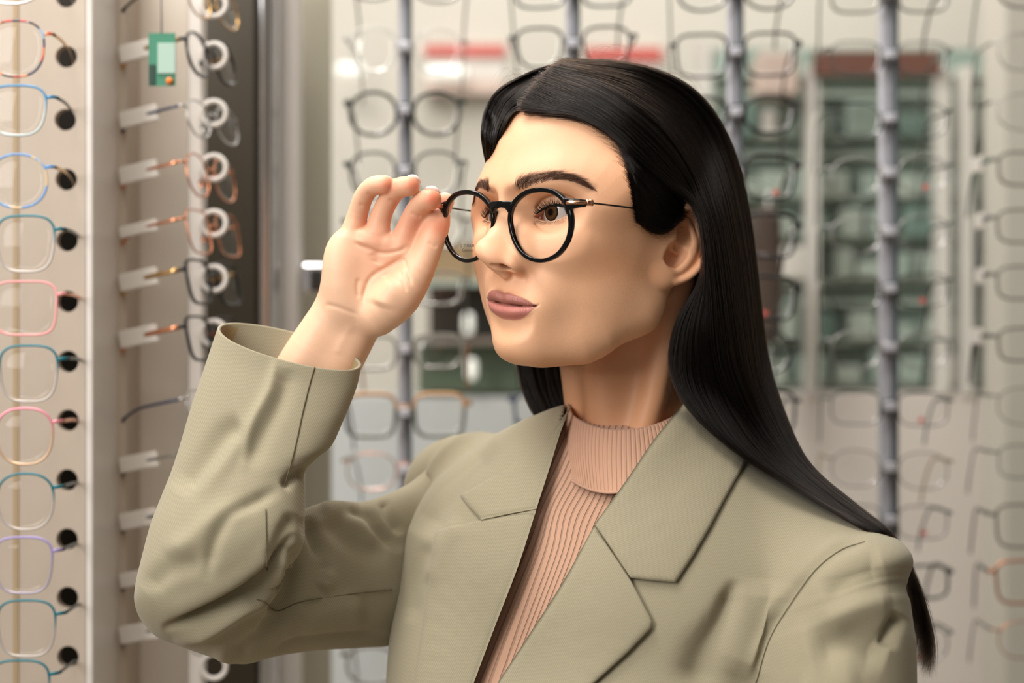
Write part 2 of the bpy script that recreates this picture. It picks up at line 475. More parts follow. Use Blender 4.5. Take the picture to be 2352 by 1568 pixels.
class Blade:                                     # the line between the lips
    lo = v3(-2, -57, 82); hi = v3(27, -48, 115)

    def __call__(s, P):
        x = P[:, 0]
        ys = np.interp(x, [0, 3, 6, 12, 19, 25, 27], [-53.6, -53.1, -52.6, -52.7, -53.1, -52.3, -51.8])
        t = np.interp(x, [0, 20, 26], [0.28, 0.28, 0.05])
        z0 = 102.4 - 16.5 * (x / 25) ** 1.6
        return np.maximum(np.maximum(np.abs(P[:, 1] - ys) - t, z0 - P[:, 2]), x - 26.5)


def build_head_sdf():
    S = SDF()
    A = S.add
    A('u', Ell((0, 40, 2), (74, 86, 96)), 1, pad=0)
    A('u', Ell((0, -18, 36), (62, 74, 56)), 30, pad=0)
    A('u', Tube([(0, -50, -38), (0, -120, -64), (0, -200, -86)], [42, 42, 52]), 8, pad=0)       # neck
    A('u', Tube([(54, -20, -26), (36, -110, -28), (12, -185, -26)], [8, 8, 8], 5), 16, True, 40)    # neck muscle
    A('u', Tube([(0, -95, -10), (0, -180, -36)], [10, 12]), 24, False, 40)
    A('u', Tube([(49, -58, 16), (35, -75, 45), (11, -82, 73)], [9, 11, 12], 6), 32, True, 50)    # jaw line
    A('u', Tube([(58, 2, 2), (53, -34, 6), (48, -63, 12)], [9, 10, 12.5]), 18, True, 50)
    A('u', Ell((0, -81, 78), (17, 16, 17)), 24, False, 40)
    A('u', Ell((50, 20, 44), (13, 18, 16)), 26, True, 45)
    A('u', Ell((46, -32, 38), (12, 20, 16)), 28, True, 45)                                        # chin
    A('u', Ell((0, -50, 72), (33, 27, 29)), 18, False, 40)                                        # muzzle
    A('u', Ell((39, -10, 58), (19, 15, 17), (0, 30, 0)), 18, True, 40)                            # cheek
    A('u', Tube([(12, 32, 84.5), (30, 37, 80.5), (46, 34, 68), (56, 24, 54)], [6.5, 6.5, 6.5, 8], 7), 24, True, 40)          # brow ridge
    A('c', Ell((31, 13, 90), (21, 12.5, 15), (0, 24, 0)), 13, True, 30)                           # socket
    A('c', Ell((11, 14, 99), (7, 12, 10)), 9, True, 30)
    A('u', Ell(EYE_C, (16.0, 15.4, 15.2)), 6, True, 20)                                           # lids
    # nose
    A('u', Tube([(0, 24, 85), (0, 10, 91.0), (0, -4, 98.2), (0, -16, 106)], [7.2, 6.0, 6.2, 7.8], 8), 10, False, 25)
    A('u', Tube([(8, 2, 86), (11, -16, 93)], [6, 8.5]), 11, True, 25)
    A('u', Ell((0, -19.5, 106.5), (8.2, 7.8, 9.6)), 6, False, 15)
    A('u', Ell((3.8, -20.0, 105.5), (5.6, 6.0, 7.2)), 6, True, 15)
    A('u', Ell((11.2, -21.8, 98.6), (4.8, 6.4, 9.2), (0, 20, 0)), 6, True, 14)                     # wing
    A('u', Tube([(0, -26.5, 107.0), (0, -31, 101.5)], [3.2, 3.8]), 4.5, False, 10)
    A('c', Tube([(19.2, -17, 103), (20.4, -25, 98.5), (18.2, -32, 96)], [1.2, 1.4, 1.2], 6), 3.5, True, 8)   # wing crease
    A('c', Tube([(4.6, -25.8, 112.2), (7.8, -26.2, 109.6), (11.8, -26.6, 105.8)], [1.8, 3.0, 2.4], 7), 1.2, True, 8)
    A('c', Tube([(8.2, -26.4, 108.6), (7.8, -20, 101), (8, -12, 92)], [2.8, 3.6, 3.2], 6), 1.2, True, 8)     # nostril
    # lids and opening
    A('c', Tube([(18, 18.5, 80), (25, 23.3, 82.5), (33, 24.6, 82), (42, 21.5, 76), (47, 17, 71)], [.5, 1.0, 1.1, 1.0, .5], 10), 3.0, True, 8)
    A('c', Tube([(20, 6, 81.5), (30, 2.8, 82), (40, 5, 77)], [.5, .6, .5], 7), 3.5, True, 8)
    A('c', Almond(), 0.7, True, 3)
    # mouth
    A('u', Tube([(0, -48.8, 101.4), (5.5, -48.0, 101.6), (13, -48.8, 98.0), (19, -50.6, 93.8), (24.5, -52.4, 88.8)], [4.6, 5.0, 4.7, 3.6, 1.7], 11), 2.4, True, 8)
    A('u', Tube([(0, -58.2, 99.2), (7, -58.2, 98.8), (14, -57.2, 95.4), (20, -55.2, 91.2), (24.5, -53.4, 87.8)], [6.1, 6.0, 5.3, 3.6, 1.7], 11), 2.4, True, 8)
    A('c', Blade(), 1.7, True, 6)
    A('c', Tube([(0, -36, 108.2), (0, -43.5, 109.6)], [1.8, 2.6]), 4, False, 8)                 # philtrum
    A('c', Tube([(0, -71, 107.5), (16, -69, 102.5)], [5.8, 4]), 12, True, 18)                      # fold above the chin
    # ear
    ex, ey, ez = 67.0, -2.0, 1.0
    c_, s_ = math.cos(math.radians(14)), math.sin(math.radians(14))
    def E(u, v, o):      # u back, v up, o outwards in the plane of the ear
        u, v = u * 1.10, v * 1.06; uu = u * c_ + v * s_; vv = v * c_ - u * s_
        return (ex + o + uu * 0.42, ey + vv, ez - uu * 0.91)
    A('u', Ell(E(2, 1, 0.5), (4.2, 29, 17.5), (-14, -25, 0)), 5, True, 14)
    A('u', Ell(E(0, -2, -6), (8, 20, 10), (-14, -25, 0)), 8, True, 14)
    A('c', Ell(E(-1.5, -6, 6.5), (10.0, 12, 8.6), (-14, -25, 0)), 2.0, True, 10)                        # bowl
    A('c', Ell(E(0, 13, 6), (7.5, 12, 8.5), (-14, -25, 0)), 2.5, True, 10)
    A('u', Tube([E(-3, -1, 0), E(-9.5, 3, 6), E(-12, 12, 8), E(-10, 21, 7), E(-2, 28, 6), E(8, 26, 6.5), E(14.5, 14, 7), E(15, 0, 6.5), E(11, -14, 5), E(5, -23, 3)],
                [1.8, 2.6, 3.0, 3.1, 3.0, 3.0, 2.9, 2.7, 2.4, 2.6], 24), 1.8, True, 8)
    A('u', Tube([E(1, 20, 1), E(7, 11, 2.5), E(8.5, 0, 3.5), E(4.5, -13, 3), E(-1, -17, 2.5)], [1.8, 2.2, 2.6, 2.4, 2.4], 12), 2.2, True, 8)
    A('u', Tube([E(-9, 3, 1), E(-3, 0, -1), E(3, -1, -2)], [2.0, 1.7, 1.2], 6), 2, True, 8)
    A('u', Tube([E(-11, -4, 4), E(-11.5, -11, 3.5)], [3.6, 3.3]), 2.5, True, 8)                     # tragus
    A('u', Ell(E(-6.0, -23.5, 3.0), (5.2, 10.5, 10.5), (-14, -25, 0)), 5, True, 12)                        # lobe
    return S


# head points (mm) and where the photograph has them
WARP = [((0, -20, 116), (1099, 586)), ((0, -33, 103), (1152, 636)), ((17, -24, 100), (1204, 622)), ((0, 10, 98.5), (1153, 482)),
        ((0, -46, 105), (1156, 671)), ((0, -52.6, 105), (1160, 698)), ((24.5, -52.6, 91), (1231, 700)), ((-20, -52.6, 94), (1131, 690)),
        ((0, -63, 103), (1162, 730)), ((0, -85, 95), (1163, 800)), ((0, -97, 84), (1196, 822)), ((17, 12, 74), (1238, 497)), ((45, 12, 70), (1322, 487)),
        ((-12, 32, 93), (1145, 436)), ((12, 32, 93), (1193, 430)), ((45, 34, 76), (1345, 415)), ((0, 80, 88), (1195, 262)),
        ((64, -32, 0), (1537, 662)), ((70, 24, -16), (1603, 494)), ((48, -70, 14), (1458, 742)), ((34, -88, 48), (1350, 818)),
        ((0, 126, 0), (1395, 172))]



def warp_head(V, Wv):
    P = np.array([a for a, b in WARP], float); U = np.array([b for a, b in WARP], float)
    A = head_to_world(P); D = A[:, 1]
    T = np.stack([(U[:, 0] - 1176) / FPX * D, D, CAM_H + (784 - U[:, 1]) / FPX * D], 1)
    r = RBF(P, (T - A) * 1000, 38.0, 0.02)
    warp_head.f = r
    return Wv + r(V) / 1000
# ---------------------------------------------------------------- materials of the person
def skin_material():
    m = mat('skin', '#D9A585', 0.48, spec=0.35)
    b = m.node_tree.nodes['Principled BSDF']
    b.inputs['Subsurface Weight'].default_value = 0.12
    b.inputs['Subsurface Radius'].default_value = (1.0, 0.35, 0.18)
    b.inputs['Subsurface Scale'].default_value = 0.003
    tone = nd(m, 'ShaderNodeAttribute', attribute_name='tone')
    cp = nd(m, 'ShaderNodeAttribute', attribute_name='cpos')
    sx = nd(m, 'ShaderNodeSeparateXYZ'); lk(m, cp.outputs['Vector'], sx.inputs[0])
    ab = nd(m, 'ShaderNodeMath', operation='ABSOLUTE'); lk(m, sx.outputs[0], ab.inputs[0])
    dv = nd(m, 'ShaderNodeMath', operation='DIVIDE'); lk(m, ab.outputs[0], dv.inputs[0]); dv.inputs[1].default_value = 30

    def curve(pts):
        f = nd(m, 'ShaderNodeFloatCurve'); c = f.mapping.curves[0]
        for i, (x, y) in enumerate(pts):
            x, y = x / 30, (y + 70) / 30
            if i < 2: c.points[i].location = (x, y)
            else: c.points.new(x, y)
        c.points[0].location = (pts[0][0] / 30, (pts[0][1] + 70) / 30)
        f.mapping.update(); lk(m, dv.outputs[0], f.inputs['Value']); return f
    up = curve([(0, -44.5), (30, -53), (5.2, -43.7), (11, -44.6), (18, -47.0), (25.2, -51.6)])
    lo = curve([(0, -64.6), (30, -52), (8, -64.3), (14, -62.4), (20, -58.4), (25.2, -53.2)])
    yy = nd(m, 'ShaderNodeMath', operation='MULTIPLY_ADD'); lk(m, sx.outputs[1], yy.inputs[0]); yy.inputs[1].default_value = 1 / 30; yy.inputs[2].default_value = 70 / 30

    def edge(a, b_, w_):
        s = nd(m, 'ShaderNodeMath', operation='SUBTRACT'); lk(m, a, s.inputs[0]); lk(m, b_, s.inputs[1])
        r = nd(m, 'ShaderNodeMapRange'); lk(m, s.outputs[0], r.inputs[0]); r.inputs[1].default_value = -w_; r.inputs[2].default_value = w_
        return r.outputs[0]
    e1 = edge(up.outputs[0], yy.outputs[0], 0.02); e2 = edge(yy.outputs[0], lo.outputs[0], 0.02)
    fz = nd(m, 'ShaderNodeMath', operation='GREATER_THAN'); lk(m, sx.outputs[2], fz.inputs[0]); fz.inputs[1].default_value = 80
    xm = nd(m, 'ShaderNodeMath', operation='LESS_THAN'); lk(m, ab.outputs[0], xm.inputs[0]); xm.inputs[1].default_value = 25.8
    p = e1
    for q in (e2, fz.outputs[0], xm.outputs[0]):
        k = nd(m, 'ShaderNodeMath', operation='MULTIPLY'); lk(m, p, k.inputs[0]); lk(m, q, k.inputs[1]); p = k.outputs[0]
    lowr = nd(m, 'ShaderNodeMapRange'); lk(m, sx.outputs[1], lowr.inputs[0]); lowr.inputs[1].default_value = -54.2; lowr.inputs[2].default_value = -52.6
    lipc = nd(m, 'ShaderNodeMix', data_type='RGBA'); lk(m, lowr.outputs[0], lipc.inputs[0])
    lipc.inputs[6].default_value = (*srgb('#C27C72'), 1); lipc.inputs[7].default_value = (*srgb('#A1665A'), 1)
    tc = nd(m, 'ShaderNodeTexCoord')
    n1 = nd(m, 'ShaderNodeTexNoise'); n1.inputs['Scale'].default_value = 55; n1.inputs['Detail'].default_value = 4; lk(m, tc.outputs['Object'], n1.inputs['Vector'])
    hs = nd(m, 'ShaderNodeHueSaturation'); mr = nd(m, 'ShaderNodeMapRange'); lk(m, n1.outputs['Fac'], mr.inputs[0])
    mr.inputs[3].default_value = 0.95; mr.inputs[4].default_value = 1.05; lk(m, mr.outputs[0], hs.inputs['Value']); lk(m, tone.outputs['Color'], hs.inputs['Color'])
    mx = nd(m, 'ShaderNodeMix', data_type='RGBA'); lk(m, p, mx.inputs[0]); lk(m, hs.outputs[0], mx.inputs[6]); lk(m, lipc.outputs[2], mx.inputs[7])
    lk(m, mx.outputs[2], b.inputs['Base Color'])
    rg = nd(m, 'ShaderNodeMapRange'); lk(m, p, rg.inputs[0]); rg.inputs[3].default_value = 0.47; rg.inputs[4].default_value = 0.36; lk(m, rg.outputs[0], b.inputs['Roughness'])
    # fine pores and lip creases
    n2 = nd(m, 'ShaderNodeTexNoise'); n2.inputs['Scale'].default_value = 1500; n2.inputs['Detail'].default_value = 2; lk(m, tc.outputs['Object'], n2.inputs['Vector'])
    wv = nd(m, 'ShaderNodeTexNoise'); wv.inputs['Scale'].default_value = 1.0
    vm = nd(m, 'ShaderNodeVectorMath', operation='MULTIPLY'); lk(m, cp.outputs['Vector'], vm.inputs[0]); vm.inputs[1].default_value = (1.6, .12, .12); lk(m, vm.outputs[0], wv.inputs['Vector'])
    hm = nd(m, 'ShaderNodeMix', data_type='FLOAT'); lk(m, p, hm.inputs[0]); lk(m, n2.outputs['Fac'], hm.inputs[2])
    wm = nd(m, 'ShaderNodeMath', operation='MULTIPLY'); lk(m, wv.outputs['Fac'], wm.inputs[0]); wm.inputs[1].default_value = 5.0; lk(m, wm.outputs[0], hm.inputs[3])
    bp = nd(m, 'ShaderNodeBump'); bp.inputs['Strength'].default_value = 0.35; bp.inputs['Distance'].default_value = 0.0003
    lk(m, hm.outputs[0], bp.inputs['Height']); lk(m, bp.outputs[0], b.inputs['Normal'])
    return m


M_SKIN = skin_material()
M_HAIR = mat('dark_brown_hair', '#1A110D', 0.36, spec=0.5)
M_BROW = mat('brow_hair', '#4A2F20', 0.6, spec=0.2)
M_LASH = mat('lash_hair', '#050404', 0.5, spec=0.2)


def hair_curves(name, S, radius, material, parent, tip=0.15):
    """S: (n, k, 3) world points of n strands; linked as one curves object"""
    n, k = S.shape[:2]
    h = bpy.data.hair_curves.new(name); h.add_curves([k] * n)
    h.position_data.foreach_set('vector', np.ascontiguousarray(S, np.float32).ravel()) if hasattr(h, 'position_data') else \
        h.attributes['position'].data.foreach_set('vector', np.ascontiguousarray(S, np.float32).ravel())
    r = np.tile(np.linspace(1, 0, k) ** 0.5 * (1 - tip) + tip, (n, 1)) * np.reshape(radius, (-1, 1))
    a = h.attributes.get('radius') or h.attributes.new('radius', 'FLOAT', 'POINT')
    a.data.foreach_set('value', r.astype(np.float32).ravel())
    o = obj(name, h, material, parent)
    return o


def place(o):
    """children keep their world position under an empty that stands elsewhere"""
    p = o.parent
    while p is not None and p.type != 'EMPTY': p = p.parent
    if o.parent and o.parent.type == 'EMPTY': o.matrix_parent_inverse = Matrix.Translation(o.parent.location).inverted()
    return o


# ---------------------------------------------------------------- the person
class PxDepth:
    """front distance of a surface for every photo pixel"""

    def __init__(s, W, Q=None, cell=6, x0=200, y0=300, x1=2400, y1=1900, smooth=2):
        if Q is not None:
            vd = W - np.array([0, 0, CAM_H]); W = W[(vnormals(W, Q) * vd).sum(1) < -0.05 * 1.4]
        P = to_px(W); s.c = cell; s.x0 = x0; s.y0 = y0
        nx, ny = int((x1 - x0) / cell) + 2, int((y1 - y0) / cell) + 2
        H = np.full((nx, ny), 9.0); i = np.round((P[:, 0] - x0) / cell).astype(int); j = np.round((P[:, 1] - y0) / cell).astype(int)
        ok = (i >= 0) & (j >= 0) & (i < nx) & (j < ny); np.minimum.at(H, (i[ok], j[ok]), P[ok, 2])
        for _ in range(60):
            m = H > 8
            if not m.any(): break
            nb = np.stack([np.roll(H, 1, 0), np.roll(H, -1, 0), np.roll(H, 1, 1), np.roll(H, -1, 1)])
            k = (nb < 8).sum(0); H = np.where(m & (k > 0), np.where(nb < 8, nb, 0).sum(0) / np.maximum(k, 1), H)
        for _ in range(smooth):
            H = (H * 2 + np.roll(H, 1, 0) + np.roll(H, -1, 0) + np.roll(H, 1, 1) + np.roll(H, -1, 1)) / 6
        s.H = H

    def __call__(s, x, y):
        fx = np.clip((np.asarray(x, float) - s.x0) / s.c, 0, s.H.shape[0] - 2); fy = np.clip((np.asarray(y, float) - s.y0) / s.c, 0, s.H.shape[1] - 2)
        i = fx.astype(int); j = fy.astype(int); a = fx - i; b = fy - j; H = s.H
        return H[i, j] * (1 - a) * (1 - b) + H[i + 1, j] * a * (1 - b) + H[i, j + 1] * (1 - a) * b + H[i + 1, j + 1] * a * b


def vnormals(V, Q):
    n = np.zeros_like(V); c = np.cross(V[Q[:, 2]] - V[Q[:, 0]], V[Q[:, 3]] - V[Q[:, 1]])
    for k in range(4): np.add.at(n, Q[:, k], c)
    return n / (np.linalg.norm(n, axis=1)[:, None] + 1e-12)


PERSON = empty('person', (0.16, 1.47, 0.72), 'woman with long dark hair in a sage blazer and beige turtleneck, touching her black glasses', 'person')

HS = build_head_sdf()
HV, HQ = surface_nets(HS, (-90, -196, -105), (90, 135, 130), 0.95)
HV = laplace(HV, HQ, 1, 0.4)
HW = warp_head(HV, head_to_world(HV))


def H2W(P):
    P = np.asarray(P, float).reshape(-1, 3)
    return head_to_world(P) + warp_head.f(P) / 1000


def g2(P, c, r): return np.exp(-(((P - np.array(c)) / np.array(r)) ** 2).sum(1))


def head_tone(P):
    A = P.copy(); A[:, 0] = np.abs(A[:, 0])
    base = np.array(srgb('#E1AE89')); C = np.tile(base, (len(P), 1))
    def mixin(w, c):
        nonlocal C
        C = C * (1 - w[:, None]) + np.array(srgb(c)) * w[:, None]
    mixin(0.5 * g2(A, (54, -24, 38), (24, 14, 36)), '#B97442')       # contour powder below the cheekbone, plus painted shade towards the ear side
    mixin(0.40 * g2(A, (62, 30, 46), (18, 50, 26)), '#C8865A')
    mixin(0.35 * g2(A, (16, -26, 98), (10, 10, 14)), '#C98663')
    mixin(0.30 * g2(A, (0, -20, 114), (14, 8, 12)), '#E0A384')
    mixin(0.45 * g2(A, (31, 19, 80), (15, 5, 16)), '#B98564')          # lids
    mixin(0.40 * g2(A, (20, 12, 78), (5, 6, 8)), '#B06A50')
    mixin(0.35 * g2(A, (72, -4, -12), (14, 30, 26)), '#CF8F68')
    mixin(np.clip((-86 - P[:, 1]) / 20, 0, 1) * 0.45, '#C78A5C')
    # under the brow hairs
    sp = catmull([(14.0, 30, 0), (21, 32.8, 0), (33, 36.5, 0), (44, 34.5, 0), (54, 27, 0)], 40)
    d = np.min(np.abs(A[:, None, 0] - sp[None, :, 0]) * 0 + np.hypot(A[:, None, 0] - sp[None, :, 0], A[:, None, 1] - sp[None, :, 1]), 1)
    mixin(np.clip(1.15 - d / 3.4, 0, 1) * (P[:, 2] > 40) * 0.62, '#6B4632')
    return C




class Relief:
    """front surface of the head as a height map over local x, y (for placing hairs on it)"""

    def __init__(s, cell=0.8):
        s.c = cell
        P = HV[HV[:, 2] > 10]
        ix = np.round((P[:, 0] + 90) / cell).astype(int); iy = np.round((P[:, 1] + 200) / cell).astype(int)
        s.H = np.full((int(180 / cell) + 3, int(340 / cell) + 3), -99.0)
        np.maximum.at(s.H, (ix, iy), P[:, 2])
        for _ in range(3):
            h = s.H; m = h < -90
            nb = np.stack([np.roll(h, 1, 0), np.roll(h, -1, 0), np.roll(h, 1, 1), np.roll(h, -1, 1)])
            k = (nb > -90).sum(0); v = np.where(nb > -90, nb, 0).sum(0) / np.maximum(k, 1)
            s.H = np.where(m & (k > 0), v, h)

    def __call__(s, x, y):
        x = np.asarray(x, float); y = np.asarray(y, float)
        fx = (x + 90) / s.c; fy = (y + 200) / s.c; i = fx.astype(int); j = fy.astype(int); a = fx - i; b = fy - j
        H = s.H
        return (H[i, j] * (1 - a) * (1 - b) + H[i + 1, j] * a * (1 - b) + H[i, j + 1] * (1 - a) * b + H[i + 1, j + 1] * a * b)


REL = Relief()


def make_brow(side):
    n = 560
    t = RNG.random(n) ** 0.9; s = RNG.uniform(-1, 1, n)
    sp = catmull([(14.0, 30, 0), (21, 32.8, 0), (33, 36.5, 0), (44, 34.5, 0), (54, 27, 0)], 100)
    i = (t * 98).astype(int); p = sp[i, :2]; tg = sp[i + 1, :2] - sp[i, :2]; tg /= np.linalg.norm(tg, axis=1)[:, None]
    nr = np.stack([-tg[:, 1], tg[:, 0]], 1)
    wd = np.interp(t, [0, .12, .4, .7, 1], [1.8, 3.4, 3.3, 2.3, 0.7])
    root = p + nr * (s * wd)[:, None]
    ang = np.interp(t, [0, .15, .4, 1], [72, 48, 22, 4]) - s * np.interp(t, [0, .2, 1], [2, 16, 9]) + RNG.normal(0, 6, n)
    a = np.radians(ang); d = tg * np.cos(a)[:, None] + nr * np.sin(a)[:, None]
    L = np.interp(t, [0, .2, 1], [7.5, 7.5, 5]) * RNG.uniform(.7, 1.1, n)
    k = 6; S = np.zeros((n, k, 3))
    for j in range(k):
        f = j / (k - 1)
        q = root + d * (L * f)[:, None] + tg * (L * f * f * 0.28)[:, None]
        S[:, j, 0] = q[:, 0] * side; S[:, j, 1] = q[:, 1]
        S[:, j, 2] = REL(q[:, 0] * side, q[:, 1]) + 0.15 + 1.0 * f * (1 - f * .6)
    return H2W(S.reshape(-1, 3)).reshape(n, k, 3)


def make_lashes(side):
    out = []
    for up in (1, 0):
        n = 84 if up else 44
        x = np.linspace(18.5, 44.6, n) + RNG.normal(0, .15, n)
        c, hh, wd = (30.6, 6.3, 14.0) if up else (31.2, 3.9, 14.0)
        R_ = (wd * wd + hh * hh) / (2 * hh); u = np.clip(x - c, -wd, wd)
        y = (11.6 + hh - R_ + np.sqrt(R_ * R_ - u * u)) if up else (11.6 - hh + R_ - np.sqrt(R_ * R_ - u * u))
        y = y + 0.07 * (x - 31)
        y0 = y + (0.5 if up else -0.5)
        z0 = REL(x * side, y0 + (0.5 if up else -.5)) - 0.2
        L = (np.interp(x, [18, 26, 38, 45], [4.5, 6.4, 6.6, 6]) if up else np.full(n, 3.6)) * RNG.uniform(.75, 1.1, n)
        sp = (x - 33) / 13 - .25 + RNG.normal(0, .22, n)
        k = 7; S = np.zeros((n, k, 3))
        for j in range(k):
            f = j / (k - 1)
            S[:, j, 0] = side * (x + sp * L * 0.55 * f)
            S[:, j, 1] = y0 + (L * (0.12 * f + 0.62 * f * f) if up else -L * (.5 * f + .1 * f * f))
            S[:, j, 2] = z0 + L * (0.85 * f - 0.30 * f * f)
        out.append(H2W(S.reshape(-1, 3)).reshape(n, k, 3))
    return out


def tube_mesh(P, R, ns=10, caps=True, flat=1.0, up=None):
    """tube through points; R radii; returns verts, quads (tris degenerate at the caps)"""
    P = np.asarray(P, float); n = len(P); R = np.broadcast_to(R, (n,)) if np.ndim(R) == 0 else np.asarray(R, float)
    T = np.gradient(P, axis=0); T /= np.linalg.norm(T, axis=1)[:, None] + 1e-12
    N = np.zeros_like(P); a = np.array([0, 0, 1.]) if up is None else np.asarray(up, float)
    if abs(T[0] @ a) > .95 and up is None: a = np.array([1., 0, 0])
    v = a - T[0] * (a @ T[0]); v /= np.linalg.norm(v)
    for i in range(n):
        v = v - T[i] * (v @ T[i]); v /= np.linalg.norm(v); N[i] = v
    B = np.cross(T, N)
    th = np.linspace(0, 2 * np.pi, ns, endpoint=False)
    V = P[:, None] + R[:, None, None] * (np.cos(th)[None, :, None] * N[:, None] * flat + np.sin(th)[None, :, None] * B[:, None])
    V = V.reshape(-1, 3)
    i = np.arange(n - 1)[:, None] * ns; j = np.arange(ns)[None]; j2 = (j + 1) % ns
    Q = np.stack([i + j, i + j2, i + ns + j2, i + ns + j], -1).reshape(-1, 4)
    if caps:
        c0, c1 = len(V), len(V) + 1; V = np.vstack([V, P[0], P[-1]])
        jj = np.arange(ns); k2 = (jj + 1) % ns
        Q = np.vstack([Q, np.stack([np.full(ns, c0), k2, jj, np.full(ns, c0)], 1)[:, [0, 1, 2, 2]], np.stack([np.full(ns, c1), jj + (n - 1) * ns, k2 + (n - 1) * ns, k2 + (n - 1) * ns], 1)])
    return V, Q


def quads_obj(name, V, Q, m, parent=None, **kw):
    V = np.asarray(V, float)
    faces = [tuple(dict.fromkeys(int(x) for x in f)) for f in Q]
    me = bpy.data.meshes.new(name); me.from_pydata([tuple(v) for v in V], [], faces)
    me.polygons.foreach_set('use_smooth', [True] * len(me.polygons)); me.update()
    return place(obj(name, me, m, parent, **kw))


# eyes
M_SCL = mat('eye_white', '#B9AFAA', 0.12, spec=0.5)
M_COR = bpy.data.materials.new('cornea'); M_COR.use_nodes = True


clear_mat(M_COR, 1.18)
M_IRIS = bpy.data.materials.new('hazel_iris'); M_IRIS.use_nodes = True


def iris_nodes(m):
    b = m.node_tree.nodes['Principled BSDF']; b.inputs['Roughness'].default_value = 0.6; b.inputs['Specular IOR Level'].default_value = 0.05
    a = nd(m, 'ShaderNodeAttribute', attribute_name='ruv'); s = nd(m, 'ShaderNodeSeparateXYZ'); lk(m, a.outputs['Vector'], s.inputs[0])
    r = nd(m, 'ShaderNodeValToRGB'); e = r.color_ramp.elements
    e[0].position = 0.0; e[0].color = (.004, .003, .003, 1); e[1].position = 1.0; e[1].color = (.02, .014, .01, 1)
    for p, c in ((.33, '#020101'), (.38, '#2E1A0A'), (.62, '#4A3117'), (.80, '#3C2C18'), (.92, '#120D0A')):
        k = e.new(p); k.color = (*srgb(c), 1)
    lk(m, s.outputs[0], r.inputs[0])
    n = nd(m, 'ShaderNodeTexNoise'); n.inputs['Scale'].default_value = 6
    c = nd(m, 'ShaderNodeCombineXYZ'); mu = nd(m, 'ShaderNodeMath', operation='MULTIPLY'); lk(m, s.outputs[0], mu.inputs[0]); mu.inputs[1].default_value = .4
    lk(m, mu.outputs[0], c.inputs[0]); lk(m, s.outputs[1], c.inputs[1]); lk(m, s.outputs[2], c.inputs[2]); lk(m, c.outputs[0], n.inputs['Vector'])
    h = nd(m, 'ShaderNodeHueSaturation'); mr = nd(m, 'ShaderNodeMapRange'); lk(m, n.outputs['Fac'], mr.inputs[0]); mr.inputs[3].default_value = .4; mr.inputs[4].default_value = 1.8
    lk(m, mr.outputs[0], h.inputs['Value']); lk(m, r.outputs[0], h.inputs['Color']); lk(m, h.outputs[0], b.inputs['Base Color'])


iris_nodes(M_IRIS)


def sph_cap(c, r, d, amax, na=20, ns=48):
    d = d / np.linalg.norm(d); a = np.cross(d, [0, 0, 1.]); a /= np.linalg.norm(a); b = np.cross(a, d)
    V = []; RU = []
    for i in range(na + 1):
        al = amax * i / na
        for j in range(ns):
            t = 2 * np.pi * j / ns
            V.append(c + r * (np.cos(al) * d + np.sin(al) * (np.cos(t) * a + np.sin(t) * b))); RU.append((i / na, math.cos(t) * 2, math.sin(t) * 2))
    V = np.array(V); i = np.arange(na)[:, None] * ns; j = np.arange(ns)[None]
    Q = np.stack([i + j, i + ns + j, i + ns + (j + 1) % ns, i + (j + 1) % ns], -1).reshape(-1, 4)
    return V, Q, np.array(RU)


def make_eyes():
    sc = EYE_R * HEAD_S / 1000
    ctr = {s: H2W([[s * 31, 13.5, 64.8]])[0] for s in (1, -1)}
    # gaze: where the ray through the iris centre of the photograph meets the near eyeball
    cam_p = np.array([0, 0, CAM_H]); d = wpx(1264, 487, 1.0) - cam_p; d /= np.linalg.norm(d)
    oc = cam_p - ctr[1]; b = oc @ d; disc = b * b - (oc @ oc - sc * sc)
    hit = cam_p + d * (-b - math.sqrt(max(disc, 0))); g = (hit - ctr[1]) / sc
    for s in (1, -1):
        c = ctr[s]
        V, Q, _ = sph_cap(c, sc, g, math.pi, 32, 48)
        e = quads_obj('eye', V, Q, M_SCL, PERSON, label='white of the hazel eye' if s == 1 else 'white of the far eye')
        V, Q, RU = sph_cap(c, sc * 1.006, g, 0.455, 12, 64)
        ir = quads_obj('iris', V, Q, M_IRIS, e, label='hazel brown iris with black pupil')
        at = ir.data.attributes.new('ruv', 'FLOAT_VECTOR', 'POINT'); at.data.foreach_set('vector', RU.astype(np.float32).ravel())
        V, Q, _ = sph_cap(c + g * sc * 0.38, sc * 0.72, g, 0.72, 10, 48)
        quads_obj('cornea', V, Q, M_COR, e)
        # pink inner corner
        P = H2W([[s * 19.0, 11.0, 74.6], [s * 17.8, 10.9, 75.0]])
        V, Q = tube_mesh(np.vstack([P[0] * 1.3 - P[1] * .3, P[0], P[1], P[1] * 1.3 - P[0] * .3]), [.0004, .0013, .0013, .0004], 12)
        quads_obj('tear_duct', V, Q, M_PINK, e, label='pink inner corner of the eye')


M_PINK = mat('wet_pink', '#C27F78', 0.2, spec=0.6)
make_eyes()
for s in (1, -1):
    o = place(hair_curves('eyebrow', make_brow(s), 0.00006, M_BROW, PERSON)); o['label'] = 'dark brown eyebrow'
    U, L_ = make_lashes(s)
    o = place(hair_curves('upper_eyelashes', U, 0.00015, M_LASH, PERSON)); o['label'] = 'long black upper lashes'
    o = place(hair_curves('lower_eyelashes', L_, 0.00008, M_LASH, PERSON)); o['label'] = 'short lower lashes'
    # dark line along the upper lid
    r0 = U[:, 0]; r0 = r0[np.argsort((r0 @ np.array([1, 0, 0])) * s)] if False else r0
    V, Q = tube_mesh(catmull(r0[::8], 40), np.interp(np.linspace(0, 1, 40), [0, .15, .8, 1], [.0003, .0008, .0010, .0004]), 8)
    quads_obj('eyeliner', V, Q, M_LASH, PERSON)
BODY_PARTS = [(HW, HQ, HV, head_tone(HV))]
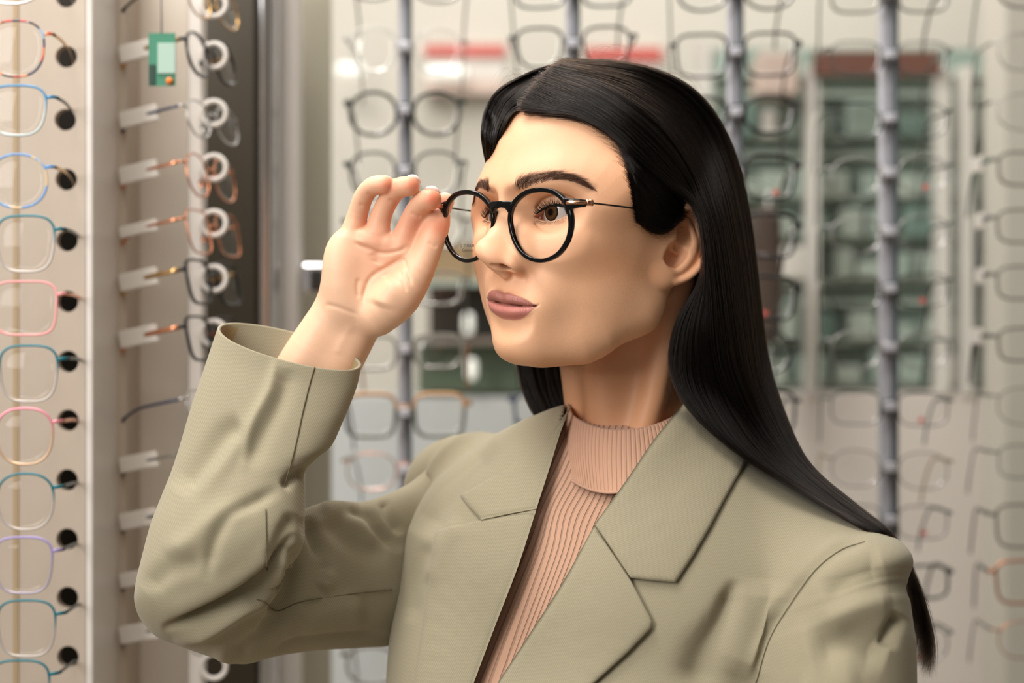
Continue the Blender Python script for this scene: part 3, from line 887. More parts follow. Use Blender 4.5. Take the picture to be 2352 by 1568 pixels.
# ---------------------------------------------------------------- the worn glasses (local millimetres)
GL_R = rot_ypr(40.47, -5.07, -2.15); GL_K = 1335 / 1360.33; GL_T = np.array([-7.37, 90.66, -1360.33]) * GL_K
GC, GYC = 35.1, -5.94


def G2W(P):
    P = np.asarray(P, float).reshape(-1, 3).copy(); P[:, 2] -= 5.23 * (P[:, 0] / 68) ** 2
    Q = (P * GL_K) @ GL_R.T + GL_T
    return np.stack([Q[:, 0], -Q[:, 2], Q[:, 1]], 1) / 1000 + np.array([0, 0, CAM_H])


M_ACET = mat('black_acetate', '#030303', 0.07, spec=0.4)
M_GOLD = mat('rose_gold', '#D9A283', 0.22, 1.0)
M_LENS = clear_mat(bpy.data.materials.new('clear_lens'), 1.09)
M_INK = mat('lens_print', '#1A1A1A', 0.6)
RIM = np.array([(0, 27.6), (13, 25.8), (23, 19.0), (28.0, 9), (28.2, -2), (24.2, -13), (16, -22), (4.5, -26.5), (-7, -25.8), (-17, -20.8), (-24.5, -11), (-28.2, 1), (-27.8, 10), (-23.5, 18.5), (-13, 25.4)], float)


def closed_curve(P, n):
    m = len(P); t = np.linspace(0, m, n, endpoint=False); i = t.astype(int); f = (t - i)[:, None]
    a, b, c, d = P[(i - 1) % m], P[i % m], P[(i + 1) % m], P[(i + 2) % m]
    return 0.5 * (2 * b + (c - a) * f + (2 * a - 5 * b + 4 * c - d) * f ** 2 + (3 * b - a - 3 * c + d) * f ** 3)


def ring_sweep(C2, section, z=0.0):
    """C2 closed outline (n,2); section list of (inward offset, z)"""
    n = len(C2); T = np.roll(C2, -1, 0) - np.roll(C2, 1, 0); T /= np.linalg.norm(T, axis=1)[:, None]
    N = np.stack([-T[:, 1], T[:, 0]], 1)
    if ((C2 - C2.mean(0)) * N).sum() > 0: N = -N
    V = []
    for a, b in section: V.append(np.column_stack([C2 + N * np.reshape(a, (-1, 1)), np.full(n, b) + z]))
    V = np.stack(V, 1).reshape(-1, 3); m = len(section)
    i = np.arange(n)[:, None]; j = np.arange(m)[None]
    Q = np.stack([i * m + j, ((i + 1) % n) * m + j, ((i + 1) % n) * m + (j + 1) % m, i * m + (j + 1) % m], -1).reshape(-1, 4)
    return V, Q


def rrect(w_, d, r=0.7, k=3):
    """rounded rectangle loop, offset 0..w, z +-d/2"""
    out = []
    for cx, cy, a0 in ((w_ - r, d / 2 - r, 0), (r, d / 2 - r, 90), (r, -d / 2 + r, 180), (w_ - r, -d / 2 + r, 270)):
        for q in range(k + 1):
            a = math.radians(a0 + 90 * q / k); out.append((cx + r * math.cos(a), cy + r * math.sin(a)))
    return out


def bar_mesh(P, Wd, Ht, ns=16, p=3.5, up=(0, 1, 0)):
    """super-elliptic bar through points: half width across up, half height along up"""
    P = np.asarray(P, float); n = len(P); T = np.gradient(P, axis=0); T /= np.linalg.norm(T, axis=1)[:, None]
    up = np.asarray(up, float); N = up - T * (T @ up)[:, None]; N /= np.linalg.norm(N, axis=1)[:, None]; B = np.cross(T, N)
    th = np.linspace(0, 2 * np.pi, ns, endpoint=False); c = np.cos(th); s = np.sin(th)
    c2 = np.sign(c) * np.abs(c) ** (2 / p); s2 = np.sign(s) * np.abs(s) ** (2 / p)
    Wd = np.broadcast_to(Wd, n); Ht = np.broadcast_to(Ht, n)
    V = P[:, None] + (c2[None, :, None] * (Ht[:, None] * N)[:, None] + s2[None, :, None] * (Wd[:, None] * B)[:, None])
    V = V.reshape(-1, 3); i = np.arange(n - 1)[:, None] * ns; j = np.arange(ns)[None]; j2 = (j + 1) % ns
    Q = np.stack([i + j, i + j2, i + ns + j2, i + ns + j], -1).reshape(-1, 4)
    c0 = len(V); V = np.vstack([V, P[0], P[-1]]); jj = np.arange(ns); k2 = (jj + 1) % ns; e = (n - 1) * ns
    Q = np.vstack([Q, np.stack([np.full(ns, c0), k2, jj, jj], 1), np.stack([np.full(ns, c0 + 1), jj + e, k2 + e, k2 + e], 1)])
    return V, Q


def join_vq(L):
    V = []; Q = []; k = 0
    for v, q in L: V.append(v); Q.append(q + k); k += len(v)
    return np.vstack(V), np.vstack(Q)


GL = empty('eyeglasses', tuple(G2W([[0, 0, -40]])[0]), 'round black acetate eyeglasses with rose gold hinges, worn by the woman', 'glasses')
o2 = closed_curve(RIM, 120)
parts = []
for s in (1, -1):
    C2 = o2 * np.array([s, 1]) + np.array([s * GC, GYC])
    th_ = 3.0 + 0.9 * np.exp(-((o2[:, 0] - 25) / 12) ** 2 - ((o2[:, 1] - 8) / 10) ** 2) + 0.5 * (o2[:, 1] > 15)
    sec = [(w_ * th_, z_) for w_, z_ in [(a / 3.0, b) for a, b in rrect(3.0, 4.0, 0.8)]]
    parts.append(ring_sweep(C2, sec))
    # end piece
    P = catmull([(s * 57.5, 8.0, 0), (s * 62.5, 9.2, 0), (s * 67.0, 9.6, -1.8), (s * 69.6, 9.4, -5.5)], 14)
    parts.append(bar_mesh(P, np.linspace(2.3, 1.9, 14), np.interp(np.linspace(0, 1, 14), [0, .35, .7, 1], [6.6, 3.9, 3.1, 2.7])))
    # nasal flange behind the inner side of the rim
    k = np.linspace(0, 1, 14); x = s * np.interp(k, [0, .5, 1], [8.2, 9.0, 12.0]); y = np.interp(k, [0, 1], [5, -15]); z = -1.5 - 2.6 * np.sin(np.pi * np.clip(k * .9 + .08, 0, 1))
    pw = 2.2 + 2.4 * np.sin(np.pi * np.clip(k * .9 + .08, 0, 1))
    if s < 0: parts.append(bar_mesh(np.column_stack([x, y, z]), np.full(14, 1.0), pw, up=(0, 0, 1)))
    else: pad_vq = bar_mesh(np.column_stack([x + .6, y - 2, z - 3.0]), np.full(14, .8), pw * .9, up=(0, 0, 1))
P = catmull([(-10.0, 7.6, 0), (-5.5, 9.6, .4), (0, 10.2, .6), (5.5, 9.6, .4), (10.0, 7.6, 0)], 18)
parts.append(bar_mesh(P, 2.2, np.interp(np.abs(P[:, 0]), [0, 5, 10], [2.4, 2.8, 5.2])))
V, Q = join_vq(parts); quads_obj('frame_front', G2W(V), Q, M_ACET, GL)
quads_obj('nose_pad', G2W(pad_vq[0]), pad_vq[1], M_LENS, GL, label='clear nose pad')
for s in (1, -1):
    ins = o2 * 0.915
    n = len(ins); V = [(s * GC, GYC, 1.6)]
    rows = 8
    for r_ in range(1, rows + 1):
        q = ins * (r_ / rows) * np.array([s, 1]) + np.array([s * GC, GYC])
        d2 = (ins * (r_ / rows) ** 1) ** 2
        V += [(a, b, 1.6 - (dd) / 260) for (a, b), dd in zip(q, d2.sum(1))]
    V = np.array(V); F = []
    for j in range(n): F.append((0, 1 + j, 1 + (j + 1) % n, 1 + (j + 1) % n))
    for r_ in range(rows - 1):
        for j in range(n): F.append((1 + r_ * n + j, 1 + r_ * n + n + j, 1 + r_ * n + n + (j + 1) % n, 1 + r_ * n + (j + 1) % n))
    V2 = V.copy(); V2[:, 2] -= 1.3; F = np.array(F); m_ = len(V)
    side = np.array([(m_ - n + j, m_ - n + (j + 1) % n, 2 * m_ - n + (j + 1) % n, 2 * m_ - n + j) for j in range(n)])
    quads_obj('lens', G2W(np.vstack([V, V2])), np.vstack([F, F[:, ::-1] + m_, side]), M_LENS, GL)
    # hinge, bar and temple
    P = catmull([(s * 59.8, 10.0, 2.5), (s * 64.0, 10.2, 2.2), (s * 68.6, 10.1, .2), (s * 71.2, 9.9, -4.2)], 12)
    h = quads_obj('hinge', *(lambda vq: (G2W(vq[0]), vq[1]))(join_vq([bar_mesh(P, .8, 1.25, p=2.4), bar_mesh([(s * 70.6, 9.8, -5.2), (s * 71.6, 9.7, -7.6), (s * 72.2, 9.6, -9.8)], 1.5, [2.3, 2.1, 2.3], p=3),
              bar_mesh([(s * 71.9, 7.6, -8.6), (s * 71.9, 12.0, -8.6)], 1.3, 1.3, p=2.2, up=(0, 0, 1))])), M_GOLD, GL, label='rose gold hinge')
    far = [(72.2, 9.6, -9), (76.0, 6.6, -40), (76, 3.6, -72), (71.0, 2.4, -92), (66, -2, -108), (64, -14, -118)]
    P = catmull([(s * a, b, c) for a, b, c in far], 40)
    V, Q = tube_mesh(P, np.interp(np.linspace(0, 1, 40), [0, .7, .8, 1], [.7, .7, 1.4, 1.8]), 10)
    quads_obj('temple', G2W(V), Q, M_ACET, GL, label='thin black wire temple')


def text_obj(body, size, m, parent, place_fn, name='lettering', align='CENTER', extrude=0.02, xs=1.0):
    cu = bpy.data.curves.new(name, 'FONT'); cu.body = body; cu.size = size; cu.align_x = align; cu.align_y = 'CENTER'; cu.extrude = extrude; cu.resolution_u = 2
    t = bpy.data.objects.new(name, cu); COL.objects.link(t); dg = bpy.context.evaluated_depsgraph_get()
    me = bpy.data.meshes.new_from_object(t.evaluated_get(dg)); COL.objects.unlink(t); bpy.data.objects.remove(t)
    V = np.array([v.co for v in me.vertices]) if len(me.vertices) else np.zeros((0, 3))
    V[:, 0] *= xs
    W = place_fn(V)
    me.vertices.foreach_set('co', np.asarray(W, np.float32).ravel()); me.update(); me.materials.clear(); me.name = name
    return place(obj(name, me, m, parent))


for body, y, sz, xs in (('\u03b2\u2013TITANIUM', -20.2, 3.1, .82), ('Components', -23.4, 2.9, .80)):
    text_obj(body, sz, M_INK, GL, lambda V, y=y: G2W(np.column_stack([V[:, 0] - 35.2, V[:, 1] + y, V[:, 2] + 1.75 - ((35 - 35.1) ** 2 + (y - GYC) ** 2) / 260])), xs=xs)
# ---------------------------------------------------------------- hair
def hair_material():
    m = bpy.data.materials.new('brunette_strands'); m.use_nodes = True; nt = m.node_tree; nt.nodes.clear()
    o = nt.nodes.new('ShaderNodeOutputMaterial'); h = nt.nodes.new('ShaderNodeBsdfHairPrincipled')
    h.parametrization = 'COLOR'
    h.inputs['Color'].default_value = (0.0040, 0.0022, 0.0013, 1); h.inputs['IOR'].default_value = 1.33; h.inputs['Roughness'].default_value = 0.22
    h.inputs['Radial Roughness'].default_value = 0.35
    if 'Random Color' in h.inputs: h.inputs['Random Color'].default_value = 0.3
    nt.links.new(h.outputs[0], o.inputs[0]); return m


M_STR = hair_material()
_m = (HV[:, 1] > -45) & (np.abs(HV[:, 0]) + 0.35 * HV[:, 2] < 76 + 20 * (HV[:, 2] > 15)) & ~((np.abs(HV[:, 0]) > 66) & (HV[:, 2] < 6) & (HV[:, 1] < 34))
SKP = to_px(HW[_m][::9])
_n = vnormals(HW, HQ); _vd = HW - np.array([0, 0, CAM_H]); HZ0 = HW[_m & ((_n * _vd).sum(1) < 0.05)]


HZ = PxDepth(HZ0, None, 8, 1000, 50, 1900, 1100, 6)


def shell_depth(x, y, lift):
    """distance of the scalp under a photo pixel, lifted towards the viewer"""
    d = np.hypot(SKP[:, 0] - x, SKP[:, 1] - y)
    if d.min() < 14: return float(HZ(x, y)) - lift / 1000
    j = np.argmin(d); return SKP[j, 2] - lift / 1000


def guides(L, K, lift=7):
    """list of guides: points (x, y) or (x, y, D); resampled to K world points"""
    out = []
    for g in L:
        P = []
        for p in g:
            D = p[2] if len(p) > 2 else shell_depth(p[0], p[1], lift)
            P.append((p[0], p[1], D))
        out.append(catmull(P, K))
    n = max(len(g) for g in L)
    return np.array(out)


def strands(Gp, n, thick=18, curl=1.2, u_pow=1.0, len_lo=0.85, seed=1, wav=5, spread=None, root=0.0, splay=0.0):
    """strands interpolated between neighbouring guides, in photo px + depth, converted to world"""
    r = np.random.default_rng(seed); m, K = Gp.shape[:2]
    u = r.random(n) ** u_pow * (m - 1) * 0.9999; i = u.astype(int); f = (u - i)[:, None, None]
    i0 = np.clip(i - 1, 0, m - 1); i2 = np.clip(i + 1, 0, m - 1); i3 = np.clip(i + 2, 0, m - 1)
    a, b, c, d = Gp[i0], Gp[i], Gp[i2], Gp[i3]
    P = 0.5 * (2 * b + (c - a) * f + (2 * a - 5 * b + 4 * c - d) * f ** 2 + (3 * b - a - 3 * c + d) * f ** 3)
    t = np.linspace(0, 1, K)[None, :]
    q = r.random(n)[:, None] ** 1.3
    env = np.clip(t * 6, 0, 1) * (1 if spread is None else np.interp(t, *spread))
    P[:, :, 2] += q * thick / 1000 * np.clip(t * 4, 0.15, 1)
    ph = u[:, None]
    wp = ph + 0.35 * np.sin(ph * 1.7 + 2.2 * t) + 0.12 * np.sin(ph * 4.1 - 5 * t)
    lock = np.sin(wp * wav * 2.1 + 3 * t) + 0.6 * np.sin(wp * wav * 5.3 - 7 * t + 1) + 0.4 * np.sin(wp * wav * 13 + 9 * t)
    P[:, :, 2] += 0.0009 * lock * env
    for k in range(2):
        w0 = r.normal(0, 1, (n, 1)); w1 = r.normal(0, 1, (n, 1)); fr = r.uniform(1.5, 5, (n, 1)); p0 = r.uniform(0, 6.3, (n, 1))
        P[:, :, k] += curl * env * (w0 * 1.2 * t + w1 * np.sin(fr * t * 3 + p0)) + 1.0 * lock * env * (k == 0)
    P[:, :, 0] += root * np.abs(r.normal(0, 1, (n, 1))) * np.exp(-t * 14); P[:, :, 1] += abs(root) * .5 * r.normal(0, 1, (n, 1)) * np.exp(-t * 14)
    if splay: P[:, :, 0] += splay * r.normal(-.5, 1, (n, 1)) * np.clip((t - .80) / .2, 0, 1) ** 1.3; P[:, :, 1] += splay * r.normal(0, .6, (n, 1)) * np.clip((t - .85) / .15, 0, 1)
    # trim lengths
    L = r.uniform(len_lo, 1, n) if np.isscalar(len_lo) else len_lo(r, n)
    ts = t * L[:, None] * (K - 1); j = np.clip(ts.astype(int), 0, K - 2); g = (ts - j)[:, :, None]
    rows = np.arange(n)[:, None]
    P = P[rows, j] * (1 - g) + P[rows, j + 1] * g
    return wpxs(P.reshape(-1, 3)).reshape(n, K, 3)


def sheet(Gp, back, nu=60):
    """mesh sheet under the strands, closed with a second layer behind"""
    m, K = Gp.shape[:2]; u = np.linspace(0, m - 1 - 1e-6, nu); i = u.astype(int); f = (u - i)[:, None, None]
    i0 = np.clip(i - 1, 0, m - 1); i2 = np.clip(i + 1, 0, m - 1); i3 = np.clip(i + 2, 0, m - 1)
    a, b, c, d = Gp[i0], Gp[i], Gp[i2], Gp[i3]
    P = 0.5 * (2 * b + (c - a) * f + (2 * a - 5 * b + 4 * c - d) * f ** 2 + (3 * b - a - 3 * c + d) * f ** 3)
    A = P.copy(); A[:, :, 2] += back[0] / 1000; B = P.copy(); B[:, :, 2] += back[1] / 1000
    e = np.sin(np.linspace(0, np.pi, nu)) ** .5; mid = (A[:, :, 2] + B[:, :, 2]) / 2
    A[:, :, 2] = mid + (A[:, :, 2] - mid) * e[:, None]; B[:, :, 2] = mid + (B[:, :, 2] - mid) * e[:, None]
    V = np.vstack([wpxs(A.reshape(-1, 3)), wpxs(B.reshape(-1, 3))])
    i = np.arange(nu - 1)[:, None] * K; j = np.arange(K - 1)[None]
    Q = np.stack([i + j, i + j + 1, i + K + j + 1, i + K + j], -1).reshape(-1, 4); N = nu * K
    ends = []
    for s in (0, nu - 1): jj = np.arange(K - 1) + s * K; ends.append(np.stack([jj, jj + 1, jj + 1 + N, jj + N], 1))
    for s in (0, K - 1): jj = np.arange(nu - 1) * K + s; ends.append(np.stack([jj, jj + K, jj + K + N, jj + N], 1))
    return V, np.vstack([Q, Q[:, ::-1] + N] + ends)


K_ = 44
NEAR = [
 [(1305, 146), (1350, 141), (1400, 140), (1500, 158), (1590, 203), (1655, 280), (1700, 385, 1.440), (1728, 520, 1.435), (1744, 660, 1.430), (1760, 800, 1.425), (1787, 910, 1.405), (1852, 1058, 1.375), (1960, 1155, 1.345), (2052, 1232, 1.315), (2112, 1350, 1.37), (2142, 1470, 1.38), (2138, 1560, 1.38)],
 [(1290, 157), (1340, 159), (1405, 168), (1490, 195), (1570, 250), (1630, 340), (1668, 450, 1.395), (1692, 580, 1.392), (1710, 700, 1.39), (1728, 830, 1.39), (1763, 940, 1.385), (1838, 1066, 1.368), (1952, 1162, 1.338), (2048, 1233, 1.313), (2106, 1350, 1.37), (2134, 1470, 1.38), (2126, 1545, 1.38)],
 [(1274, 171), (1325, 179), (1390, 199), (1465, 240), (1540, 305), (1597, 395), (1636, 500, 1.368), (1657, 610, 1.366), (1672, 720, 1.366), (1692, 840, 1.37), (1738, 950, 1.375), (1822, 1070, 1.363), (1942, 1166, 1.336), (2042, 1234, 1.312), (2100, 1350, 1.37), (2122, 1450, 1.38), (2108, 1520, 1.38)],
 [(1260, 186), (1308, 197), (1370, 222), (1445, 275), (1520, 345), (1582, 430), (1620, 530, 1.357), (1636, 630, 1.356), (1648, 740, 1.357), (1662, 850, 1.362), (1712, 965, 1.37), (1802, 1074, 1.36), (1930, 1170, 1.334), (2034, 1236, 1.312), (2094, 1330, 1.365), (2110, 1410, 1.375), (2096, 1480, 1.375)],
 [(1247, 202), (1292, 215), (1356, 243), (1430, 295), (1500, 362), (1562, 430), (1608, 500, 1.355), (1622, 590, 1.352), (1630, 690, 1.353), (1632, 790, 1.357), (1662, 910, 1.365), (1758, 1052, 1.355), (1900, 1158, 1.335), (2020, 1234, 1.312), (2084, 1310, 1.36), (2102, 1380, 1.37), (2088, 1440, 1.37)],
 [(1236, 218), (1282, 233), (1345, 253), (1415, 300), (1480, 365), (1546, 422), (1600, 478, 1.354), (1618, 560, 1.352), (1620, 650, 1.354), (1602, 770, 1.358), (1618, 895, 1.365), (1710, 1034, 1.352), (1860, 1136, 1.338), (1990, 1216, 1.312), (2068, 1280, 1.345), (2096, 1350, 1.37), (2090, 1400, 1.37)],
 [(1225, 234), (1272, 247), (1335, 262), (1405, 302), (1468, 362), (1535, 418), (1594, 470, 1.356), (1616, 545, 1.354), (1616, 640, 1.358), (1578, 750, 1.364), (1572, 875, 1.367), (1650, 998, 1.356), (1790, 1098, 1.348), (1930, 1182, 1.325), (2020, 1238, 1.312), (2072, 1300, 1.35), (2092, 1350, 1.37)],
 [(1216, 249), (1266, 257), (1330, 268), (1400, 306), (1460, 360), (1525, 416), (1588, 466, 1.36), (1614, 540, 1.362), (1610, 640, 1.366), (1552, 745, 1.372), (1540, 855, 1.372), (1596, 955, 1.362), (1720, 1058, 1.352), (1850, 1128, 1.35), (1960, 1190, 1.328), (2030, 1242, 1.312), (2070, 1290, 1.345)],
]
FAR = [
 [(1308, 146), (1240, 158), (1190, 178), (1146, 205), (1118, 245), (1107, 300, 1.372), (1113, 350, 1.385), (1130, 430, 1.41), (1150, 560, 1.44), (1165, 700, 1.45), (1190, 840, 1.45), (1203, 900, 1.445), (1228, 952, 1.44), (1262, 978, 1.44)],
 [(1286, 162), (1232, 174), (1186, 196), (1150, 225), (1128, 265), (1118, 310, 1.368), (1122, 365, 1.38), (1145, 440, 1.41), (1165, 560, 1.44), (1190, 700, 1.45), (1215, 840, 1.45), (1228, 900, 1.445), (1252, 952, 1.44), (1290, 980, 1.44)],
 [(1255, 192), (1218, 203), (1186, 222), (1162, 247), (1144, 285), (1132, 330, 1.368), (1130, 385, 1.385), (1155, 450, 1.42), (1190, 560, 1.45), (1220, 700, 1.46), (1250, 840, 1.46), (1262, 900, 1.455), (1285, 950, 1.45), (1310, 975, 1.45)],
 [(1218, 244), (1203, 246), (1190, 252), (1176, 264), (1162, 286), (1150, 325, 1.372), (1150, 370, 1.39), (1175, 450, 1.43), (1220, 560, 1.46), (1260, 700, 1.47), (1290, 840, 1.47), (1305, 890, 1.465), (1320, 930, 1.46), (1335, 960, 1.46)],
]
TEMPLE = [
 [(1240, 260), (1310, 268), (1385, 296), (1450, 352), (1510, 408), (1556, 448), (1590, 478)],
 [(1330, 268), (1385, 292), (1435, 335), (1485, 388), (1530, 436), (1560, 462), (1590, 482)],
 [(1385, 290), (1422, 322), (1460, 366), (1500, 412), (1540, 452), (1565, 474), (1588, 486)],
 [(1418, 318), (1445, 356), (1476, 398), (1512, 438), (1548, 470), (1566, 484), (1586, 491)],
 [(1438, 356), (1460, 395), (1488, 432), (1520, 465), (1544, 486), (1564, 493), (1583, 496)],
 [(1450, 400), (1468, 434), (1494, 466), (1522, 490), (1550, 502), (1562, 502), (1578, 500)],
 [(1458, 440), (1474, 470), (1497, 495), (1522, 510), (1546, 514), (1556, 508), (1573, 503)],
 [(1464, 478), (1480, 502), (1500, 518), (1522, 526), (1542, 523), (1552, 514), (1568, 506)],
 [(1470, 508), (1484, 524), (1502, 534), (1520, 536), (1536, 530), (1548, 518), (1562, 509)],
]
GN, GF, GT = guides(NEAR, K_), guides(FAR, K_), guides(TEMPLE, 20, 2.5)
HAIR_BITS = []
m_list = [sheet(GN[:, :int(K_ * .80)], (9, 34), 70), sheet(GF, (5, 18), 30)]


class HairCap:
    """volume of hair over the skull, cut back to the hairline"""

    def __call__(s, P):
        d = Ell((0, 38, -3), (75, 88, 96))(P)
        zl = np.interp(P[:, 1], [-20, 0, 12, 30, 55, 75, 92, 110], [-24, -16, 0, 22, 36, 46, 60, 78])
        d = smax(d, P[:, 2] - zl, 6)
        d = smax(d, -(P[:, 1] + 40), 10)
        A = P.copy(); A[:, 0] = np.abs(A[:, 0])
        return smax(d, -Ell((74, -4, -6), (26, 34, 26))(A), 6)


_v, _q = surface_nets(HairCap(), (-95, -60, -115), (95, 140, 110), 2.5)
m_list.append((H2W(_v), _q))
_fall = SDF()
for a, b in (([(1590, 420, 1.47), (1635, 600, 1.455), (1670, 800, 1.44), (1730, 950, 1.44), (1800, 1040, 1.44)], [26, 28, 22, 16, 10]),):
    P = wpxs(a) * 1000; _fall.add('u', Tube(P, b, 12), 5, pad=0)
_v, _q = surface_nets(_fall, (50, 1340, 1350), (260, 1530, 1640), 4.0)
m_list.append((_v / 1000, _q))
V, Q = join_vq(m_list)
M_UND = mat('hair_mass', '#120B08', 0.55, spec=0.3)
HAIR = quads_obj('hair', V, Q, M_UND, PERSON, label='long straight dark brown hair parted off centre')
full = lambda r, n: np.clip(1 - np.abs(r.normal(0, .04, n)), .8, 1)


def near_len(r, n):
    L = np.clip(1 - np.abs(r.normal(0, .03, n)), .8, 1)
    cut = r.random(n) < 0.72
    return np.where(cut, r.uniform(.66, .80, n), L)


SETS = [strands(GN, 16500, 24, 1.4, 1.0, near_len, 3, 6, root=-11, splay=9), strands(GF, 4200, 14, 1.2, 1.0, full, 4, 4, spread=([0, .5, 1], [1, 1, 1.5]), root=9),
        strands(GN[:6], 260, 4, 6.0, 1.0, near_len, 9, 6), strands(GN[4:], 160, 2, 7.0, 1.0, lambda r, n: r.uniform(.4, .85, n), 10, 6)]
for nm, S in zip(('strands', 'strands', 'stray_hairs', 'stray_hairs'), SETS):
    o = hair_curves(nm, S, 0.00010 if nm == 'strands' else 0.00005, M_STR, HAIR); o['kind'] = 'stuff'
S = strands(GT, 4200, 2, 1.3, 1.0, lambda r, n: r.uniform(.6, 1, n), 5, 4, root=-5)
o = hair_curves('hairline_strands', S, 0.00007, M_STR, HAIR); o['kind'] = 'stuff'
S = strands(GT[5:], 420, 1.0, 9.0, 1.0, lambda r, n: r.uniform(.5, .95, n), 15, 4, root=-6)
o = hair_curves('hairline_wisps', S, 0.00004, M_STR, HAIR); o['kind'] = 'stuff'
S = strands(GT, 1300, 1.0, 4.0, 1.0, lambda r, n: r.uniform(.2, .6, n), 16, 4, root=-15)
o = hair_curves('hairline_wisps', S, 0.00004, M_STR, HAIR); o['kind'] = 'stuff'
# flyaways along the crown
r_ = np.random.default_rng(12); fl = []
for _ in range(170):
    u = r_.random(); x0 = np.interp(u, [0, .3, 1], [1190, 1260, 1640]); y0 = np.interp(x0, [1130, 1180, 1240, 1320, 1400, 1500, 1590, 1650], [225, 188, 172, 152, 146, 164, 208, 285])
    D = shell_depth(x0, y0, 0); dr = 1 if x0 > 1250 else -1
    h_ = abs(r_.normal(0, 22)) + 4; L = r_.uniform(60, 190) if dr > 0 else r_.uniform(30, 90)
    t = np.linspace(0, 1, 16)
    xs = x0 + dr * L * t; base = np.interp(xs, [1060, 1108, 1130, 1180, 1240, 1320, 1400, 1500, 1590, 1650, 1720], [420, 300, 225, 188, 172, 152, 146, 164, 208, 285, 420])
    ys = base + 6 - h_ * np.sin(t * np.pi * r_.uniform(.6, 1.0)) ** 1.0 - t * r_.uniform(-6, 10)
    fl.append(wpxs(np.column_stack([xs, ys, np.full(16, D) + 0.02 * t])))
o = hair_curves('stray_hairs', np.array(fl), 0.00004, M_STR, HAIR); o['kind'] = 'stuff'
# ---------------------------------------------------------------- surface tools in photo space
def strokes(V, Q, L, sign=1):
    """press folds and creases into the side that faces the viewer: (points px, half width px, depth mm)"""
    N = vnormals(V, Q); P = to_px(V)
    vd = V - np.array([0, 0, CAM_H]); vd /= np.linalg.norm(vd, axis=1)[:, None]
    face = np.clip(-(N * vd).sum(1) * 3 + 0.2, 0, 1)
    off = np.zeros(len(V))
    for pts, wd, dp in L:
        C = catmull(np.array(pts, float)[:, :2], 8 * len(pts)); n = len(C)
        wds = np.broadcast_to(wd, n) if np.ndim(wd) == 0 else np.interp(np.linspace(0, 1, n), np.linspace(0, 1, len(wd)), wd)
        lo = C.min(0) - 3 * wds.max(); hi = C.max(0) + 3 * wds.max()
        idx = np.nonzero((P[:, 0] > lo[0]) & (P[:, 0] < hi[0]) & (P[:, 1] > lo[1]) & (P[:, 1] < hi[1]) & (face > 0))[0]
        if len(idx) == 0: continue
        p = P[idx, :2]; best = np.full(len(idx), 1e9); bw = np.ones(len(idx)); bt = np.zeros(len(idx))
        for k in range(n - 1):
            a, b = C[k], C[k + 1]; ba = b - a; t = np.clip(((p - a) @ ba) / (ba @ ba + 1e-9), 0, 1)
            d = np.hypot(*(p - a - t[:, None] * ba).T); m = d < best
            best[m] = d[m]; bw[m] = wds[k]; bt[m] = ((k + t) / (n - 1))[m]
        env = np.clip(np.minimum(bt, 1 - bt) * 6, 0.0, 1) if len(pts) > 2 else 1
        off[idx] += dp * np.exp(-(best / bw) ** 2) * env
    return V - N * (off * face)[:, None] * 0.001 * sign


def J(L, D0):
    """joints (px, py, mm towards the viewer, radius mm) -> world mm points and radii"""
    A = np.array(L, float); W = wpxs(np.column_stack([A[:, 0], A[:, 1], D0 - A[:, 2] / 1000])) * 1000
    return W, A[:, 3]


# ---------------------------------------------------------------- raised right hand
HD = 1.388
S = SDF()
FING = {
    'little': [(806, 556, -2, 11), (820, 498, 0, 8.6), (836, 450, 6, 8.0), (858, 427, 13, 7.6), (884, 424, 17, 7.0)],
    'ring': [(862, 556, 2, 11), (874, 500, 4, 8.8), (892, 460, 8, 8.4), (914, 433, 15, 8.2), (941, 427, 20, 7.5)],
    'middle': [(920, 575, 4, 11), (938, 520, 6, 9.2), (956, 484, 10, 8.8), (972, 463, 16, 8.6), (990, 458, 20, 7.9)],
    'index': [(962, 600, -8, 11), (985, 545, -16, 9.2), (1003, 505, -20, 8.4), (1014, 480, -16, 7.8), (1022, 463, -11, 7.0)],
}
for k, g in (('w', [(778, 700, -8, 16), (700, 830, -10, 19), (640, 930, -12, 18)]), ('w', [(838, 722, -8, 16), (770, 850, -10, 17), (700, 950, -12, 16)]),
             ('p', [(790, 705, -6, 13), (786, 640, -2, 13), (800, 556, -2, 11)]), ('p', [(815, 705, -6, 13), (832, 640, -4, 12), (858, 556, 0, 11.5)]),
             ('p', [(840, 705, -6, 13), (875, 650, -4, 12), (915, 572, 2, 11.5)]), ('p', [(860, 705, -8, 13), (910, 660, -6, 12), (958, 600, -6, 11.5)])):
    S.add('u', Tube(*J(g, HD), 6), 14, pad=0)
for k in ('index', 'little', 'ring', 'middle'):
    _W, _r = J(FING[k], HD); S.add('u', Tube(_W, _r * np.array([.97, .92, .92, .94, 1.0]), 14), 1.6, pad=0)
S.add('u', Tube(*J([(870, 728, 4, 14), (912, 690, 12, 15.5), (950, 640, 12, 13), (975, 595, 12, 10.6), (992, 550, 11, 10.0), (1004, 520, 8, 9.4), (1010, 500, 5, 8.0)], HD), 16), 7, pad=0)
S.add('u', Ell(tuple(wpx(782, 630, HD - .004) * 1000), (11, 10, 26), (0, -8, 0)), 12, pad=0)
_v, _q = surface_nets(S, (-190, 1330, 1370), (-20, 1440, 1565), 1.0)
HNV = laplace(_v, _q, 1, .4) / 1000
Z = lambda L: [(640 + x / 3.267, 380 + y / 3.267) for x, y in L]
